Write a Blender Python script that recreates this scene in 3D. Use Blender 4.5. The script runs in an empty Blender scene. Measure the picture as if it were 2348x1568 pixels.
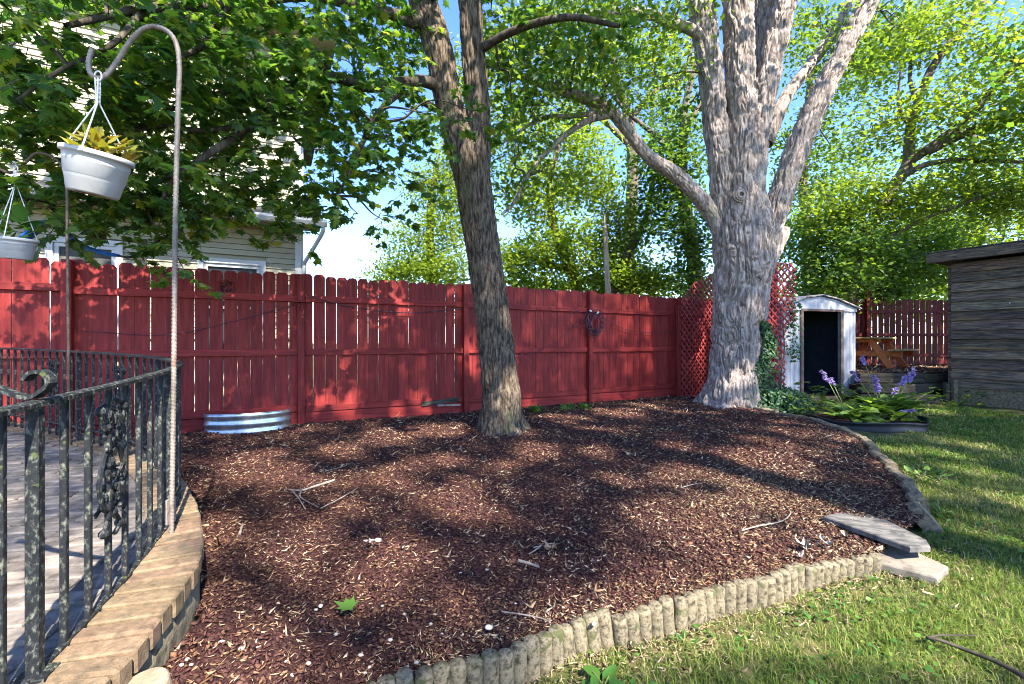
import bpy, math, random
import numpy as np
from mathutils import Vector, Matrix, Euler

rng = np.random.default_rng(7)
random.seed(7)
R = math.radians
PI = math.pi
scene = bpy.context.scene
C = scene.collection

# ---------------------------------------------------------------- camera, light, exposure
EYE = 1.15
cam_d = bpy.data.cameras.new('camera')
cam_d.sensor_width = 36.0
cam_d.lens = 16.0
cam_d.clip_start = 0.05
cam_d.clip_end = 2000
cam = bpy.data.objects.new('camera', cam_d)
cam.location = (0, 0, EYE)
cam.rotation_euler = (R(90), 0, 0)
C.objects.link(cam)
scene.camera = cam

SUN_H = Vector((0.50, -0.866, 0)).normalized()      # horizontal direction towards the sun
SUN_EL = R(46)
SUN = Vector((SUN_H.x * math.cos(SUN_EL), SUN_H.y * math.cos(SUN_EL), math.sin(SUN_EL)))

world = bpy.data.worlds.new('World')
scene.world = world
world.use_nodes = True
wn = world.node_tree.nodes
wn.clear()
wo = wn.new('ShaderNodeOutputWorld')
bg = wn.new('ShaderNodeBackground')
sky = wn.new('ShaderNodeTexSky')
sky.sky_type = 'NISHITA'
sky.sun_disc = False
sky.sun_elevation = SUN_EL
sky.sun_rotation = math.atan2(SUN_H.x, SUN_H.y)
sky.altitude = 200
sky.air_density = 1.0
sky.dust_density = 0.3
sky.ozone_density = 4.0
bg.inputs[1].default_value = 0.15
hs = wn.new('ShaderNodeHueSaturation')      # slightly deeper blue than the model gives, the whole dome alike
hs.inputs['Hue'].default_value = 0.515
hs.inputs['Saturation'].default_value = 1.18
world.node_tree.links.new(sky.outputs[0], hs.inputs['Color'])
world.node_tree.links.new(hs.outputs[0], bg.inputs[0])
world.node_tree.links.new(bg.outputs[0], wo.inputs[0])

sun_d = bpy.data.lights.new('sun', 'SUN')
sun_d.energy = 5.0
sun_d.angle = R(0.53)
sun_d.color = (1.0, 0.93, 0.82)
sun_o = bpy.data.objects.new('sun', sun_d)
sun_o.rotation_euler = SUN.to_track_quat('Z', 'Y').to_euler()
C.objects.link(sun_o)

vs = scene.view_settings
vs.view_transform = 'Standard'
vs.look = 'None'
vs.exposure = 2.1
vs.gamma = 1.0
cy = scene.cycles
cy.use_denoising = True
cy.max_bounces = 8
cy.diffuse_bounces = 4
cy.glossy_bounces = 2
cy.transmission_bounces = 4
cy.transparent_max_bounces = 6
cy.caustics_reflective = False
cy.caustics_refractive = False
cy.use_adaptive_sampling = True
cy.adaptive_threshold = 0.015
cy.filter_width = 0.95

# ---------------------------------------------------------------- helpers
F, CX, CY = 1043.0, 1173.5, 784.0     # measured on a 2347 px wide print of the photo


def at(px, py, D):
    return Vector(((px - CX) / F * D, D, EYE + (CY - py) / F * D))


def atz(px, py, z):
    D = (z - EYE) * F / (CY - py)
    return Vector(((px - CX) / F * D, D, z))


def sm(a, b, x):
    t = np.clip((np.asarray(x, float) - a) / (b - a), 0, 1)
    return t * t * (3 - 2 * t)


def lawn_z(x, y):
    return -0.235 + 0.185 * sm(1.5, 8.5, y)


def mulch_z(x, y):
    x = np.asarray(x, float); y = np.asarray(y, float)
    d = np.full(np.broadcast(x, y).shape, 9.0)
    for a, b in ((-1.04, 0.8), (-1.09, 1.33), (-1.16, 1.55), (-1.25, 1.79), (-1.34, 1.97), (-1.50, 2.2), (-1.65, 2.4)):
        d = np.minimum(d, np.hypot(x - a, y - b))
    return 0.20 * np.exp(-(d / 0.32) ** 2) - 0.115 - 0.012 + 0.127 * sm(2.1, 5.4, y) + 0.03 * np.exp(-((np.asarray(x) - 4.0) ** 2 + (np.asarray(y) - 8.2) ** 2) / 1.2)


def patio_z(y):
    return 0.255 + 0.045 * (np.asarray(y, float) - 1.3)


def hash3(i, j, k, seed=0):
    n = (i.astype(np.int64) * 374761393 + j.astype(np.int64) * 668265263 + k.astype(np.int64) * 2147483647 + seed * 1274126177) & 0xFFFFFFFF
    n = ((n ^ (n >> 13)) * 1274126177) & 0xFFFFFFFF
    n = (n ^ (n >> 16)) & 0xFFFFFFFF
    return n / 4294967295.0


def vnoise(p, seed=0):
    p = np.asarray(p, float)
    f = np.floor(p)
    t = p - f
    t = t * t * (3 - 2 * t)
    i, j, k = f[..., 0], f[..., 1], f[..., 2]
    r = 0
    for a in (0, 1):
        for b in (0, 1):
            for c in (0, 1):
                w = (t[..., 0] if a else 1 - t[..., 0]) * (t[..., 1] if b else 1 - t[..., 1]) * (t[..., 2] if c else 1 - t[..., 2])
                r = r + w * hash3(i + a, j + b, k + c, seed)
    return r


def setp(o, label=None, cat=None, group=None, kind=None):
    if label: o['label'] = label
    if cat: o['category'] = cat
    if group: o['group'] = group
    if kind: o['kind'] = kind
    return o


def empty(name, loc=(0, 0, 0), rz=0.0, label=None, cat=None, group=None):
    o = bpy.data.objects.new(name, None)
    o.location = loc
    o.rotation_euler = (0, 0, rz)
    o.empty_display_size = 0.1
    C.objects.link(o)
    return setp(o, label, cat, group)


def ob(name, me, mat=None, parent=None, loc=(0, 0, 0), rot=(0, 0, 0)):
    if mat is not None and len(me.materials) == 0:
        me.materials.append(mat)
    o = bpy.data.objects.new(name, me)
    o.location = loc
    o.rotation_euler = rot
    if parent is not None:
        o.parent = parent
    C.objects.link(o)
    return o


def mesh_np(name, V, Fc, mat=None, attr=None, smooth=False):
    """V (n,3), Fc (m,k) arrays -> mesh; attr = dict name -> per-point float"""
    V = np.ascontiguousarray(V, np.float32)
    Fc = np.ascontiguousarray(Fc, np.int32)
    me = bpy.data.meshes.new(name)
    m, k = Fc.shape
    me.vertices.add(len(V))
    me.vertices.foreach_set('co', V.ravel())
    me.loops.add(m * k)
    me.loops.foreach_set('vertex_index', Fc.ravel())
    me.polygons.add(m)
    me.polygons.foreach_set('loop_start', np.arange(0, m * k, k, dtype=np.int32))
    if smooth:
        me.polygons.foreach_set('use_smooth', np.ones(m, bool))
    me.update(calc_edges=True)
    if attr:
        for n, a in attr.items():
            at_ = me.attributes.new(n, 'FLOAT', 'POINT')
            at_.data.foreach_set('value', np.ascontiguousarray(a, np.float32))
    if mat: me.materials.append(mat)
    return me


def catmull(P, n):
    P = np.asarray(P, float)
    if len(P) == 2:
        t = np.linspace(0, 1, n)[:, None]
        return P[0] * (1 - t) + P[1] * t
    Q = np.vstack([2 * P[0] - P[1], P, 2 * P[-1] - P[-2]])
    seg = np.linalg.norm(np.diff(P[:, :3], axis=0), axis=1)
    cum = np.r_[0, np.cumsum(seg)]
    s = np.linspace(0, cum[-1], n)
    idx = np.clip(np.searchsorted(cum, s, side='right') - 1, 0, len(P) - 2)
    t = ((s - cum[idx]) / np.maximum(seg[idx], 1e-9))[:, None]
    a, b, c, d = Q[idx], Q[idx + 1], Q[idx + 2], Q[idx + 3]
    return 0.5 * ((2 * b) + (c - a) * t + (2 * a - 5 * b + 4 * c - d) * t ** 2 + (3 * b - a - 3 * c + d) * t ** 3)


def frames(P):
    T = np.gradient(P, axis=0)
    T /= np.maximum(np.linalg.norm(T, axis=1), 1e-9)[:, None]
    u = np.cross(T[0], (0.13, 0.97, 0.21))
    if np.linalg.norm(u) < 1e-3: u = np.cross(T[0], (1, 0, 0))
    u /= np.linalg.norm(u)
    U = np.zeros_like(P)
    for i in range(len(P)):
        u = u - T[i] * np.dot(u, T[i])
        u /= max(np.linalg.norm(u), 1e-9)
        U[i] = u
    W = np.cross(T, U)
    return T, U, W


class MB:
    """collects faces of one mesh"""

    def __init__(self):
        self.v = []
        self.f = []
        self.n = 0

    def add(self, V, Fs):
        for q in V: self.v.append(tuple(q))
        for q in Fs: self.f.append(tuple(int(i) + self.n for i in q))
        self.n += len(V)

    def box(self, c, s, rot=None, bev=0.0, taper=None):
        x, y, z = s[0] / 2, s[1] / 2, s[2] / 2
        if bev > 0:
            b = min(bev, x * .45, y * .45, z * .45)
            V, idx = [], {}
            for sx in (-1, 1):
                for sy in (-1, 1):
                    for sz in (-1, 1):
                        for ax in range(3):
                            p = [sx * (x - b), sy * (y - b), sz * (z - b)]
                            p[ax] = (sx * x, sy * y, sz * z)[ax]
                            idx[(sx, sy, sz, ax)] = len(V)
                            V.append(p)
            Fs = []
            for ax in range(3):
                o1, o2 = (ax + 1) % 3, (ax + 2) % 3
                for sg in (-1, 1):
                    q = []
                    for a, c_ in ((-1, -1), (1, -1), (1, 1), (-1, 1)):
                        k = [0, 0, 0]
                        k[ax] = sg; k[o1] = a; k[o2] = c_
                        q.append(idx[(k[0], k[1], k[2], ax)])
                    Fs.append(q if sg > 0 else q[::-1])
                # edges parallel to ax
                for a in (-1, 1):
                    for c_ in (-1, 1):
                        k = [0, 0, 0]; k[o1] = a; k[o2] = c_
                        q = []
                        for e, f_ in ((-1, o1), (1, o1), (1, o2), (-1, o2)):
                            k[ax] = e
                            q.append(idx[(k[0], k[1], k[2], f_)])
                        Fs.append(q)
            for sx in (-1, 1):
                for sy in (-1, 1):
                    for sz in (-1, 1):
                        Fs.append([idx[(sx, sy, sz, a)] for a in range(3)])
        else:
            V = [(-x, -y, -z), (x, -y, -z), (x, y, -z), (-x, y, -z), (-x, -y, z), (x, -y, z), (x, y, z), (-x, y, z)]
            Fs = [(0, 3, 2, 1), (4, 5, 6, 7), (0, 1, 5, 4), (1, 2, 6, 5), (2, 3, 7, 6), (3, 0, 4, 7)]
        M = Euler(rot).to_matrix() if rot is not None else None
        out = []
        for p in V:
            q = Vector(p)
            if M: q = M @ q
            out.append((q.x + c[0], q.y + c[1], q.z + c[2]))
        self.add(out, Fs)
        return self

    def tube(self, P, r, seg=8, n=None, cap=True, sub=True):
        P = np.asarray(P, float)
        if np.isscalar(r): r = np.full(len(P), r)
        r = np.asarray(r, float)
        if sub:
            n = n or max(3, len(P) * 4)
            Q = catmull(np.c_[P, r], n)
            P, r = Q[:, :3], np.maximum(Q[:, 3], 1e-4)
        n = len(P)
        T, U, W = frames(P)
        th = np.linspace(0, 2 * PI, seg, endpoint=False)
        V = P[:, None, :] + r[:, None, None] * (np.cos(th)[None, :, None] * U[:, None, :] + np.sin(th)[None, :, None] * W[:, None, :])
        Fs = []
        for i in range(n - 1):
            for j in range(seg):
                k = (j + 1) % seg
                Fs.append((i * seg + j, i * seg + k, (i + 1) * seg + k, (i + 1) * seg + j))
        if cap:
            Fs.append(tuple(range(seg))[::-1])
            Fs.append(tuple((n - 1) * seg + j for j in range(seg)))
        self.add(V.reshape(-1, 3), Fs)
        return self

    def prism(self, poly, z0, z1, M=None):
        n = len(poly)
        V = [(p[0], p[1], z0) for p in poly] + [(p[0], p[1], z1) for p in poly]
        if M is not None: V = [tuple(M @ Vector(v)) for v in V]
        Fs = [tuple(range(n))[::-1], tuple(range(n, 2 * n))] + [(i, (i + 1) % n, n + (i + 1) % n, n + i) for i in range(n)]
        self.add(V, Fs)
        return self

    def lathe(self, prof, seg=32, c=(0, 0, 0)):
        V, Fs = [], []
        for (r, z) in prof:
            for j in range(seg):
                a = 2 * PI * j / seg
                V.append((c[0] + r * math.cos(a), c[1] + r * math.sin(a), c[2] + z))
        for i in range(len(prof) - 1):
            for j in range(seg):
                k = (j + 1) % seg
                Fs.append((i * seg + j, i * seg + k, (i + 1) * seg + k, (i + 1) * seg + j))
        self.add(V, Fs)
        return self

    def blob(self, c, r, seg=8, rings=5):
        rx, ry, rz = (r, r, r) if np.isscalar(r) else r
        V = [(c[0], c[1], c[2] - rz)]
        for i in range(1, rings):
            a = PI * i / rings - PI / 2
            for j in range(seg):
                b = 2 * PI * j / seg
                V.append((c[0] + rx * math.cos(a) * math.cos(b), c[1] + ry * math.cos(a) * math.sin(b), c[2] + rz * math.sin(a)))
        V.append((c[0], c[1], c[2] + rz))
        Fs = []
        for j in range(seg): Fs.append((0, 1 + (j + 1) % seg, 1 + j))
        for i in range(rings - 2):
            for j in range(seg):
                k = (j + 1) % seg
                Fs.append((1 + i * seg + j, 1 + i * seg + k, 1 + (i + 1) * seg + k, 1 + (i + 1) * seg + j))
        l = len(V) - 1
        for j in range(seg): Fs.append((l, 1 + (rings - 2) * seg + j, 1 + (rings - 2) * seg + (j + 1) % seg))
        self.add(V, Fs)
        return self

    def mesh(self, name, mat=None, smooth=False):
        me = bpy.data.meshes.new(name)
        me.from_pydata(self.v, [], self.f)
        if smooth: me.polygons.foreach_set('use_smooth', np.ones(len(me.polygons), bool))
        me.update()
        if mat: me.materials.append(mat)
        return me

    def build(self, name, mat, parent=None, loc=(0, 0, 0), rot=(0, 0, 0), smooth=False):
        return ob(name, self.mesh(name, mat, smooth), None, parent, loc, rot)


# ---------------------------------------------------------------- materials
def newmat(name):
    m = bpy.data.materials.new(name)
    m.use_nodes = True
    nt = m.node_tree
    b = nt.nodes['Principled BSDF']
    b.inputs['Specular IOR Level'].default_value = 0.25
    return m, nt, b


def N(nt, t, **kw):
    n = nt.nodes.new(t)
    for k, v in kw.items():
        if k.startswith('i_'):
            key = k[2:]
            n.inputs[int(key) if key.isdigit() else key].default_value = v
        else:
            setattr(n, k, v)
    return n


def ramp(nt, fac, stops):
    r = nt.nodes.new('ShaderNodeValToRGB')
    e = r.color_ramp.elements
    while len(e) < len(stops): e.new(0.5)
    for i, (p, c) in enumerate(stops):
        e[i].position = p
        e[i].color = (c[0], c[1], c[2], 1)
    nt.links.new(fac, r.inputs[0])
    return r.outputs[0]


def noisemat(name, stops, scale=6, stretch=(1, 1, 1), detail=6, rough=0.75, bump=0.3, bscale=None, bstretch=None,
             perobj=0.0, spec=0.25, metal=0.0, spots=None, dist=0.02, huevar=0.0):
    """colour from stretched noise in object space; perobj shifts the brightness and the grain of each object"""
    m, nt, b = newmat(name)
    L = nt.links.new
    tc = N(nt, 'ShaderNodeTexCoord')
    oi = N(nt, 'ShaderNodeObjectInfo')
    off = N(nt, 'ShaderNodeVectorMath', operation='SCALE')
    comb = N(nt, 'ShaderNodeCombineXYZ')
    for i in range(3): L(oi.outputs['Random'], comb.inputs[i])
    L(comb.outputs[0], off.inputs[0])
    off.inputs['Scale'].default_value = 43.0 if perobj else 0.0
    addv = N(nt, 'ShaderNodeVectorMath', operation='ADD')
    L(tc.outputs['Object'], addv.inputs[0])
    L(off.outputs[0], addv.inputs[1])

    def nz(sc, st, det):
        mp = N(nt, 'ShaderNodeMapping')
        mp.inputs['Scale'].default_value = st
        L(addv.outputs[0], mp.inputs[0])
        n = N(nt, 'ShaderNodeTexNoise')
        n.inputs['Scale'].default_value = sc
        n.inputs['Detail'].default_value = det
        n.inputs['Roughness'].default_value = 0.62
        L(mp.outputs[0], n.inputs['Vector'])
        return n.outputs['Fac']

    fac = nz(scale, stretch, detail)
    stops = [(0.5 + (p - 0.5) * 0.55, c) for p, c in stops]
    col = ramp(nt, fac, stops)
    if spots:
        # spots = (colour, scale, threshold, stretch)
        f2 = nz(spots[1], spots[3] if len(spots) > 3 else (1, 1, 1), 4)
        mr = N(nt, 'ShaderNodeMapRange')
        mr.inputs['From Min'].default_value = spots[2]
        mr.inputs['From Max'].default_value = spots[2] + 0.08
        L(f2, mr.inputs['Value'])
        mx = N(nt, 'ShaderNodeMix', data_type='RGBA')
        L(mr.outputs[0], mx.inputs['Factor'])
        L(col, mx.inputs['A'])
        mx.inputs['B'].default_value = (*spots[0], 1)
        col = mx.outputs['Result']
    if perobj:
        hs = N(nt, 'ShaderNodeHueSaturation')
        mr = N(nt, 'ShaderNodeMapRange')
        mr.inputs['To Min'].default_value = 1 - perobj
        mr.inputs['To Max'].default_value = 1 + perobj
        L(oi.outputs['Random'], mr.inputs['Value'])
        L(mr.outputs[0], hs.inputs['Value'])
        if huevar:
            mr2 = N(nt, 'ShaderNodeMapRange')
            mr2.inputs['To Min'].default_value = 0.5 - huevar
            mr2.inputs['To Max'].default_value = 0.5 + huevar
            ml = N(nt, 'ShaderNodeMath', operation='MULTIPLY', i_1=7.31)
            fr = N(nt, 'ShaderNodeMath', operation='FRACT')
            L(oi.outputs['Random'], ml.inputs[0]); L(ml.outputs[0], fr.inputs[0]); L(fr.outputs[0], mr2.inputs['Value'])
            L(mr2.outputs[0], hs.inputs['Hue'])
        L(col, hs.inputs['Color'])
        col = hs.outputs['Color']
    L(col, b.inputs['Base Color'])
    b.inputs['Roughness'].default_value = rough
    b.inputs['Specular IOR Level'].default_value = spec
    b.inputs['Metallic'].default_value = metal
    if bump:
        bf = nz(bscale or scale * 3, bstretch or stretch, 6)
        bn = N(nt, 'ShaderNodeBump')
        bn.inputs['Strength'].default_value = bump
        bn.inputs['Distance'].default_value = dist
        L(bf, bn.inputs['Height'])
        L(bn.outputs[0], b.inputs['Normal'])
    return m


def leafmat(name, dark, mid, light, tr=0.45, yellow=None, rough=0.45, trgain=1.6):
    """two sided leaf: diffuse plus translucent, colour varied leaf by leaf through the point attribute rnd"""
    m, nt, b = newmat(name)
    L = nt.links.new
    a = N(nt, 'ShaderNodeAttribute', attribute_name='rnd')
    stops = [(0.0, dark), (0.5, mid), (0.93, light)]
    if yellow: stops.append((1.0, yellow))
    c = ramp(nt, a.outputs['Fac'], stops)
    L(c, b.inputs['Base Color'])
    b.inputs['Roughness'].default_value = rough
    b.inputs['Specular IOR Level'].default_value = 0.3
    t = N(nt, 'ShaderNodeBsdfTranslucent')
    g = N(nt, 'ShaderNodeMix', data_type='RGBA', blend_type='MULTIPLY')
    g.inputs['Factor'].default_value = 1.0
    L(c, g.inputs['A'])
    g.inputs['B'].default_value = (trgain * 1.25, trgain * 1.15, trgain * 0.45, 1)
    L(g.outputs['Result'], t.inputs['Color'])
    mx = N(nt, 'ShaderNodeMixShader')
    mx.inputs[0].default_value = tr
    L(b.outputs[0], mx.inputs[1])
    L(t.outputs[0], mx.inputs[2])
    L(mx.outputs[0], nt.nodes['Material Output'].inputs['Surface'])
    return m


def attrmat(name, stops, rough=0.85, spec=0.15, tr=0.0):
    m, nt, b = newmat(name)
    a = N(nt, 'ShaderNodeAttribute', attribute_name='rnd')
    c = ramp(nt, a.outputs['Fac'], stops)
    nt.links.new(c, b.inputs['Base Color'])
    b.inputs['Roughness'].default_value = rough
    b.inputs['Specular IOR Level'].default_value = spec
    if tr:
        t = N(nt, 'ShaderNodeBsdfTranslucent')
        nt.links.new(c, t.inputs['Color'])
        mx = N(nt, 'ShaderNodeMixShader')
        mx.inputs[0].default_value = tr
        nt.links.new(b.outputs[0], mx.inputs[1])
        nt.links.new(t.outputs[0], mx.inputs[2])
        nt.links.new(mx.outputs[0], nt.nodes['Material Output'].inputs['Surface'])
    return m


RED = [(0.18, (0.120, 0.011, 0.009)), (0.5, (0.200, 0.018, 0.015)), (0.82, (0.265, 0.031, 0.025))]
M = {}
M['red_v'] = noisemat('red_stain_vertical_grain', RED, 3.0, (9, 9, 0.7), 8, 0.62, 0.35, 5, (14, 14, 0.5), perobj=0.16, spots=((0.10, 0.012, 0.016), 2.2, 0.66, (5, 5, 0.6)), dist=0.006)
M['red_h'] = noisemat('red_stain_horizontal_grain', RED, 3.0, (0.7, 9, 9), 8, 0.62, 0.35, 5, (0.5, 14, 14), perobj=0.14, spots=((0.11, 0.012, 0.016), 2.2, 0.66, (0.6, 5, 5)), dist=0.006)
M['red_lat'] = noisemat('red_lattice_paint', [(0.3, (0.20, 0.022, 0.022)), (0.7, (0.29, 0.045, 0.040))], 6, (1, 1, 1), 5, 0.6, 0.2, perobj=0.12)
M['red_shaded'] = noisemat('red_stain_darkened_for_shade', [(0.25, (0.060, 0.007, 0.006)), (0.5, (0.105, 0.011, 0.009)), (0.75, (0.15, 0.018, 0.014))], 3.0, (9, 9, 0.7), 8, 0.7, 0.3, perobj=0.15)  # far fence red lowered in colour to stand for the shade under trees
M['mulch'] = noisemat('mulch_base', [(0.3, (0.020, 0.009, 0.009)), (0.5, (0.045, 0.018, 0.018)), (0.62, (0.09, 0.045, 0.032)), (0.72, (0.028, 0.012, 0.012))], 55, (1, 1, 1), 6, 0.9, 0.9, 60, dist=0.02, spec=0.1)
M['soil_lawn'] = noisemat('lawn_soil', [(0.3, (0.045, 0.055, 0.018)), (0.5, (0.07, 0.085, 0.025)), (0.7, (0.13, 0.10, 0.05))], 9, (1, 1, 1), 8, 0.95, 0.7, 45, dist=0.02, spec=0.1)
M['chips'] = attrmat('mulch_chips', [(0.0, (0.030, 0.012, 0.010)), (0.25, (0.062, 0.027, 0.024)), (0.50, (0.094, 0.040, 0.034)), (0.62, (0.11, 0.055, 0.030)), (0.72, (0.19, 0.10, 0.055)), (0.86, (0.34, 0.22, 0.125)), (1.0, (0.52, 0.40, 0.26))])
M['grass'] = attrmat('grass_blades', [(0.0, (0.045, 0.088, 0.014)), (0.5, (0.135, 0.200, 0.026)), (0.8, (0.25, 0.30, 0.055)), (0.92, (0.30, 0.26, 0.10)), (1.0, (0.44, 0.36, 0.20))], 0.6, 0.2, 0.35)
M['patio'] = noisemat('patio_mortar', [(0.3, (0.07, 0.062, 0.055)), (0.7, (0.16, 0.14, 0.12))], 14, (1, 1, 1), 8, 0.9, 0.6, 50, dist=0.01)
M['paver'] = noisemat('grey_patio_paver', [(0.25, (0.07, 0.060, 0.052)), (0.5, (0.15, 0.128, 0.108)), (0.75, (0.22, 0.185, 0.15))], 9, (1, 1, 1), 8, 0.9, 0.5, 60, perobj=0.15, spots=((0.10, 0.10, 0.10), 5, 0.6), dist=0.006)
M['brick'] = noisemat('coping_brick', [(0.15, (0.075, 0.055, 0.035)), (0.5, (0.15, 0.100, 0.060)), (0.85, (0.20, 0.14, 0.085))], 24, (1, 1, 1), 9, 0.95, 0.9, 80, perobj=0.20, huevar=0.010, spots=((0.085, 0.075, 0.047), 9, 0.60), dist=0.006)
M['wallrender'] = noisemat('mossy_cement_render', [(0.25, (0.06, 0.052, 0.034)), (0.5, (0.155, 0.13, 0.085)), (0.8, (0.22, 0.185, 0.125))], 14, (1, 1, 1), 8, 0.95, 0.7, 40, spots=((0.11, 0.13, 0.02), 3.5, 0.58), dist=0.012)
M['iron'] = noisemat('weathered_black_iron', [(0.2, (0.006, 0.007, 0.008)), (0.54, (0.014, 0.016, 0.018)), (0.64, (0.05, 0.055, 0.045)), (0.82, (0.13, 0.13, 0.10))], 70, (1, 1, 0.45), 8, 0.6, 0.5, 60, spec=0.25, spots=((0.060, 0.075, 0.025), 22, 0.62), dist=0.004)
M['rebar'] = noisemat('rusty_grey_rebar', [(0.3, (0.14, 0.11, 0.09)), (0.6, (0.26, 0.215, 0.175)), (0.8, (0.17, 0.10, 0.065))], 22, (1, 1, 0.5), 6, 0.6, 0.3, spec=0.5, metal=0.25)
M['rebar2'] = noisemat('dark_brown_rebar', [(0.3, (0.06, 0.035, 0.025)), (0.7, (0.16, 0.10, 0.07))], 22, (1, 1, 0.5), 6, 0.6, 0.3, spec=0.5, metal=0.2)
M['pot'] = noisemat('white_plastic_pot', [(0.3, (0.36, 0.355, 0.35)), (0.7, (0.45, 0.445, 0.44))], 4, (1, 1, 1), 5, 0.45, 0.05, spec=0.4, spots=((0.52, 0.50, 0.46), 6, 0.66))
M['potbase'] = noisemat('stained_pot_base', [(0.3, (0.20, 0.10, 0.05)), (0.7, (0.36, 0.22, 0.13))], 9, (1, 1, 1), 5, 0.7, 0.2)
M['wire'] = noisemat('white_plastic_hanger', [(0.3, (0.55, 0.55, 0.56)), (0.7, (0.70, 0.70, 0.71))], 9, (1, 1, 1), 3, 0.5, 0)
M['potsoil'] = noisemat('pot_soil', [(0.3, (0.03, 0.02, 0.012)), (0.7, (0.07, 0.045, 0.03))], 30, (1, 1, 1), 5, 0.95, 0.5)
M['concrete'] = noisemat('lichened_concrete', [(0.25, (0.040, 0.035, 0.022)), (0.42, (0.125, 0.102, 0.064)), (0.62, (0.205, 0.170, 0.108)), (0.8, (0.10, 0.09, 0.065))], 40, (1, 1, 1), 9, 0.95, 0.8, 85, perobj=0.10, spots=((0.07, 0.075, 0.03), 12, 0.57), dist=0.008)
M['stonebar'] = noisemat('old_edging_stone', [(0.25, (0.065, 0.052, 0.034)), (0.5, (0.155, 0.122, 0.078)), (0.8, (0.215, 0.175, 0.115))], 30, (1, 1, 1), 9, 0.95, 0.8, 70, perobj=0.12, spots=((0.10, 0.10, 0.05), 8, 0.62), dist=0.006)
M['slate'] = noisemat('grey_slab', [(0.25, (0.055, 0.052, 0.048)), (0.5, (0.11, 0.104, 0.095)), (0.8, (0.17, 0.155, 0.13))], 7, (1, 3, 1), 9, 0.85, 0.5, 40, perobj=0.12, dist=0.006, spots=((0.045, 0.045, 0.04), 5, 0.58))
M['slate2'] = noisemat('pale_concrete_slab', [(0.25, (0.11, 0.094, 0.072)), (0.5, (0.185, 0.16, 0.125)), (0.8, (0.23, 0.20, 0.155))], 12, (1, 1, 1), 8, 0.85, 0.35, 40, dist=0.006)
M['galv'] = noisemat('galvanised_steel', [(0.3, (0.42, 0.44, 0.47)), (0.7, (0.60, 0.62, 0.65))], 12, (1, 1, 1), 5, 0.32, 0.05, spec=0.5, metal=0.9)
M['siding'] = noisemat('cream_vinyl_siding', [(0.3, (0.33, 0.30, 0.205)), (0.7, (0.39, 0.355, 0.245))], 1.2, (1, 1, 1), 4, 0.55, 0.0, perobj=0.03, spec=0.3)
M['trim'] = noisemat('white_trim', [(0.3, (0.48, 0.48, 0.465)), (0.7, (0.56, 0.56, 0.545))], 3, (1, 1, 1), 4, 0.5, 0.0, spec=0.3)
M['soffit'] = noisemat('soffit_beige', [(0.3, (0.34, 0.28, 0.20)), (0.7, (0.42, 0.36, 0.27))], 3, (1, 1, 1), 4, 0.6, 0.0)
M['shingle'] = noisemat('dark_shingles', [(0.3, (0.035, 0.035, 0.04)), (0.7, (0.085, 0.08, 0.08))], 30, (1, 1, 1), 5, 0.9, 0.4)
M['glass'] = newmat('window_glass')[0]
_b = M['glass'].node_tree.nodes['Principled BSDF']
_b.inputs['Base Color'].default_value = (0.03, 0.035, 0.04, 1)
_b.inputs['Roughness'].default_value = 0.06
_b.inputs['Specular IOR Level'].default_value = 0.8
M['screen'] = noisemat('window_screen', [(0.3, (0.055, 0.055, 0.05)), (0.7, (0.085, 0.085, 0.075))], 3, (1, 1, 1), 3, 0.7, 0)
M['blue'] = noisemat('blue_tarp_sleeve', [(0.3, (0.005, 0.07, 0.30)), (0.7, (0.01, 0.16, 0.50))], 9, (1, 1, 1), 5, 0.5, 0.3)
M['black'] = noisemat('black_rubber', [(0.3, (0.008, 0.008, 0.009)), (0.7, (0.02, 0.02, 0.022))], 9, (1, 1, 1), 3, 0.5, 0.05, spec=0.4)
M['cable'] = noisemat('faded_purple_cable', [(0.3, (0.035, 0.018, 0.028)), (0.7, (0.08, 0.04, 0.06))], 9, (1, 1, 1), 3, 0.5, 0.0)
M['shedwhite'] = noisemat('white_sheet_metal', [(0.3, (0.33, 0.335, 0.36)), (0.7, (0.42, 0.425, 0.45))], 4, (2, 2, 0.4), 5, 0.5, 0.05, spec=0.4, spots=((0.42, 0.41, 0.40), 5, 0.68))
M['shedbrown'] = noisemat('brown_door_track', [(0.3, (0.09, 0.062, 0.052)), (0.7, (0.15, 0.11, 0.095))], 6, (1, 1, 1), 4, 0.5, 0.0)
M['shed_darkened'] = noisemat('shed_inside_darkened', [(0.3, (0.014, 0.023, 0.033)), (0.7, (0.022, 0.036, 0.052))], 3, (1, 1, 1), 4, 0.6, 0.0, spec=0.1)
M['shedroof'] = noisemat('rusty_shed_roof', [(0.3, (0.30, 0.24, 0.2)), (0.5, (0.45, 0.43, 0.42)), (0.7, (0.20, 0.11, 0.07))], 8, (1, 1, 1), 5, 0.7, 0.1)
GW = [(0.2, (0.024, 0.019, 0.016)), (0.42, (0.072, 0.056, 0.043)), (0.56, (0.125, 0.092, 0.064)), (0.75, (0.22, 0.15, 0.092))]
M['barnwood'] = noisemat('weathered_grey_boards', GW, 6.0, (0.7, 9, 9), 9, 0.85, 0.6, 5, (0.5, 16, 16), perobj=0.34, huevar=0.02, spots=((0.24, 0.15, 0.065), 1.6, 0.62, (0.6, 4, 4)), dist=0.008)
M['timber'] = noisemat('dark_landscape_timber', [(0.2, (0.018, 0.016, 0.012)), (0.5, (0.046, 0.039, 0.028)), (0.8, (0.085, 0.070, 0.048))], 5, (0.8, 7, 7), 8, 0.9, 0.5, 6, (0.6, 12, 12), perobj=0.2, spots=((0.05, 0.065, 0.02), 3, 0.62), dist=0.008)
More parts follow.
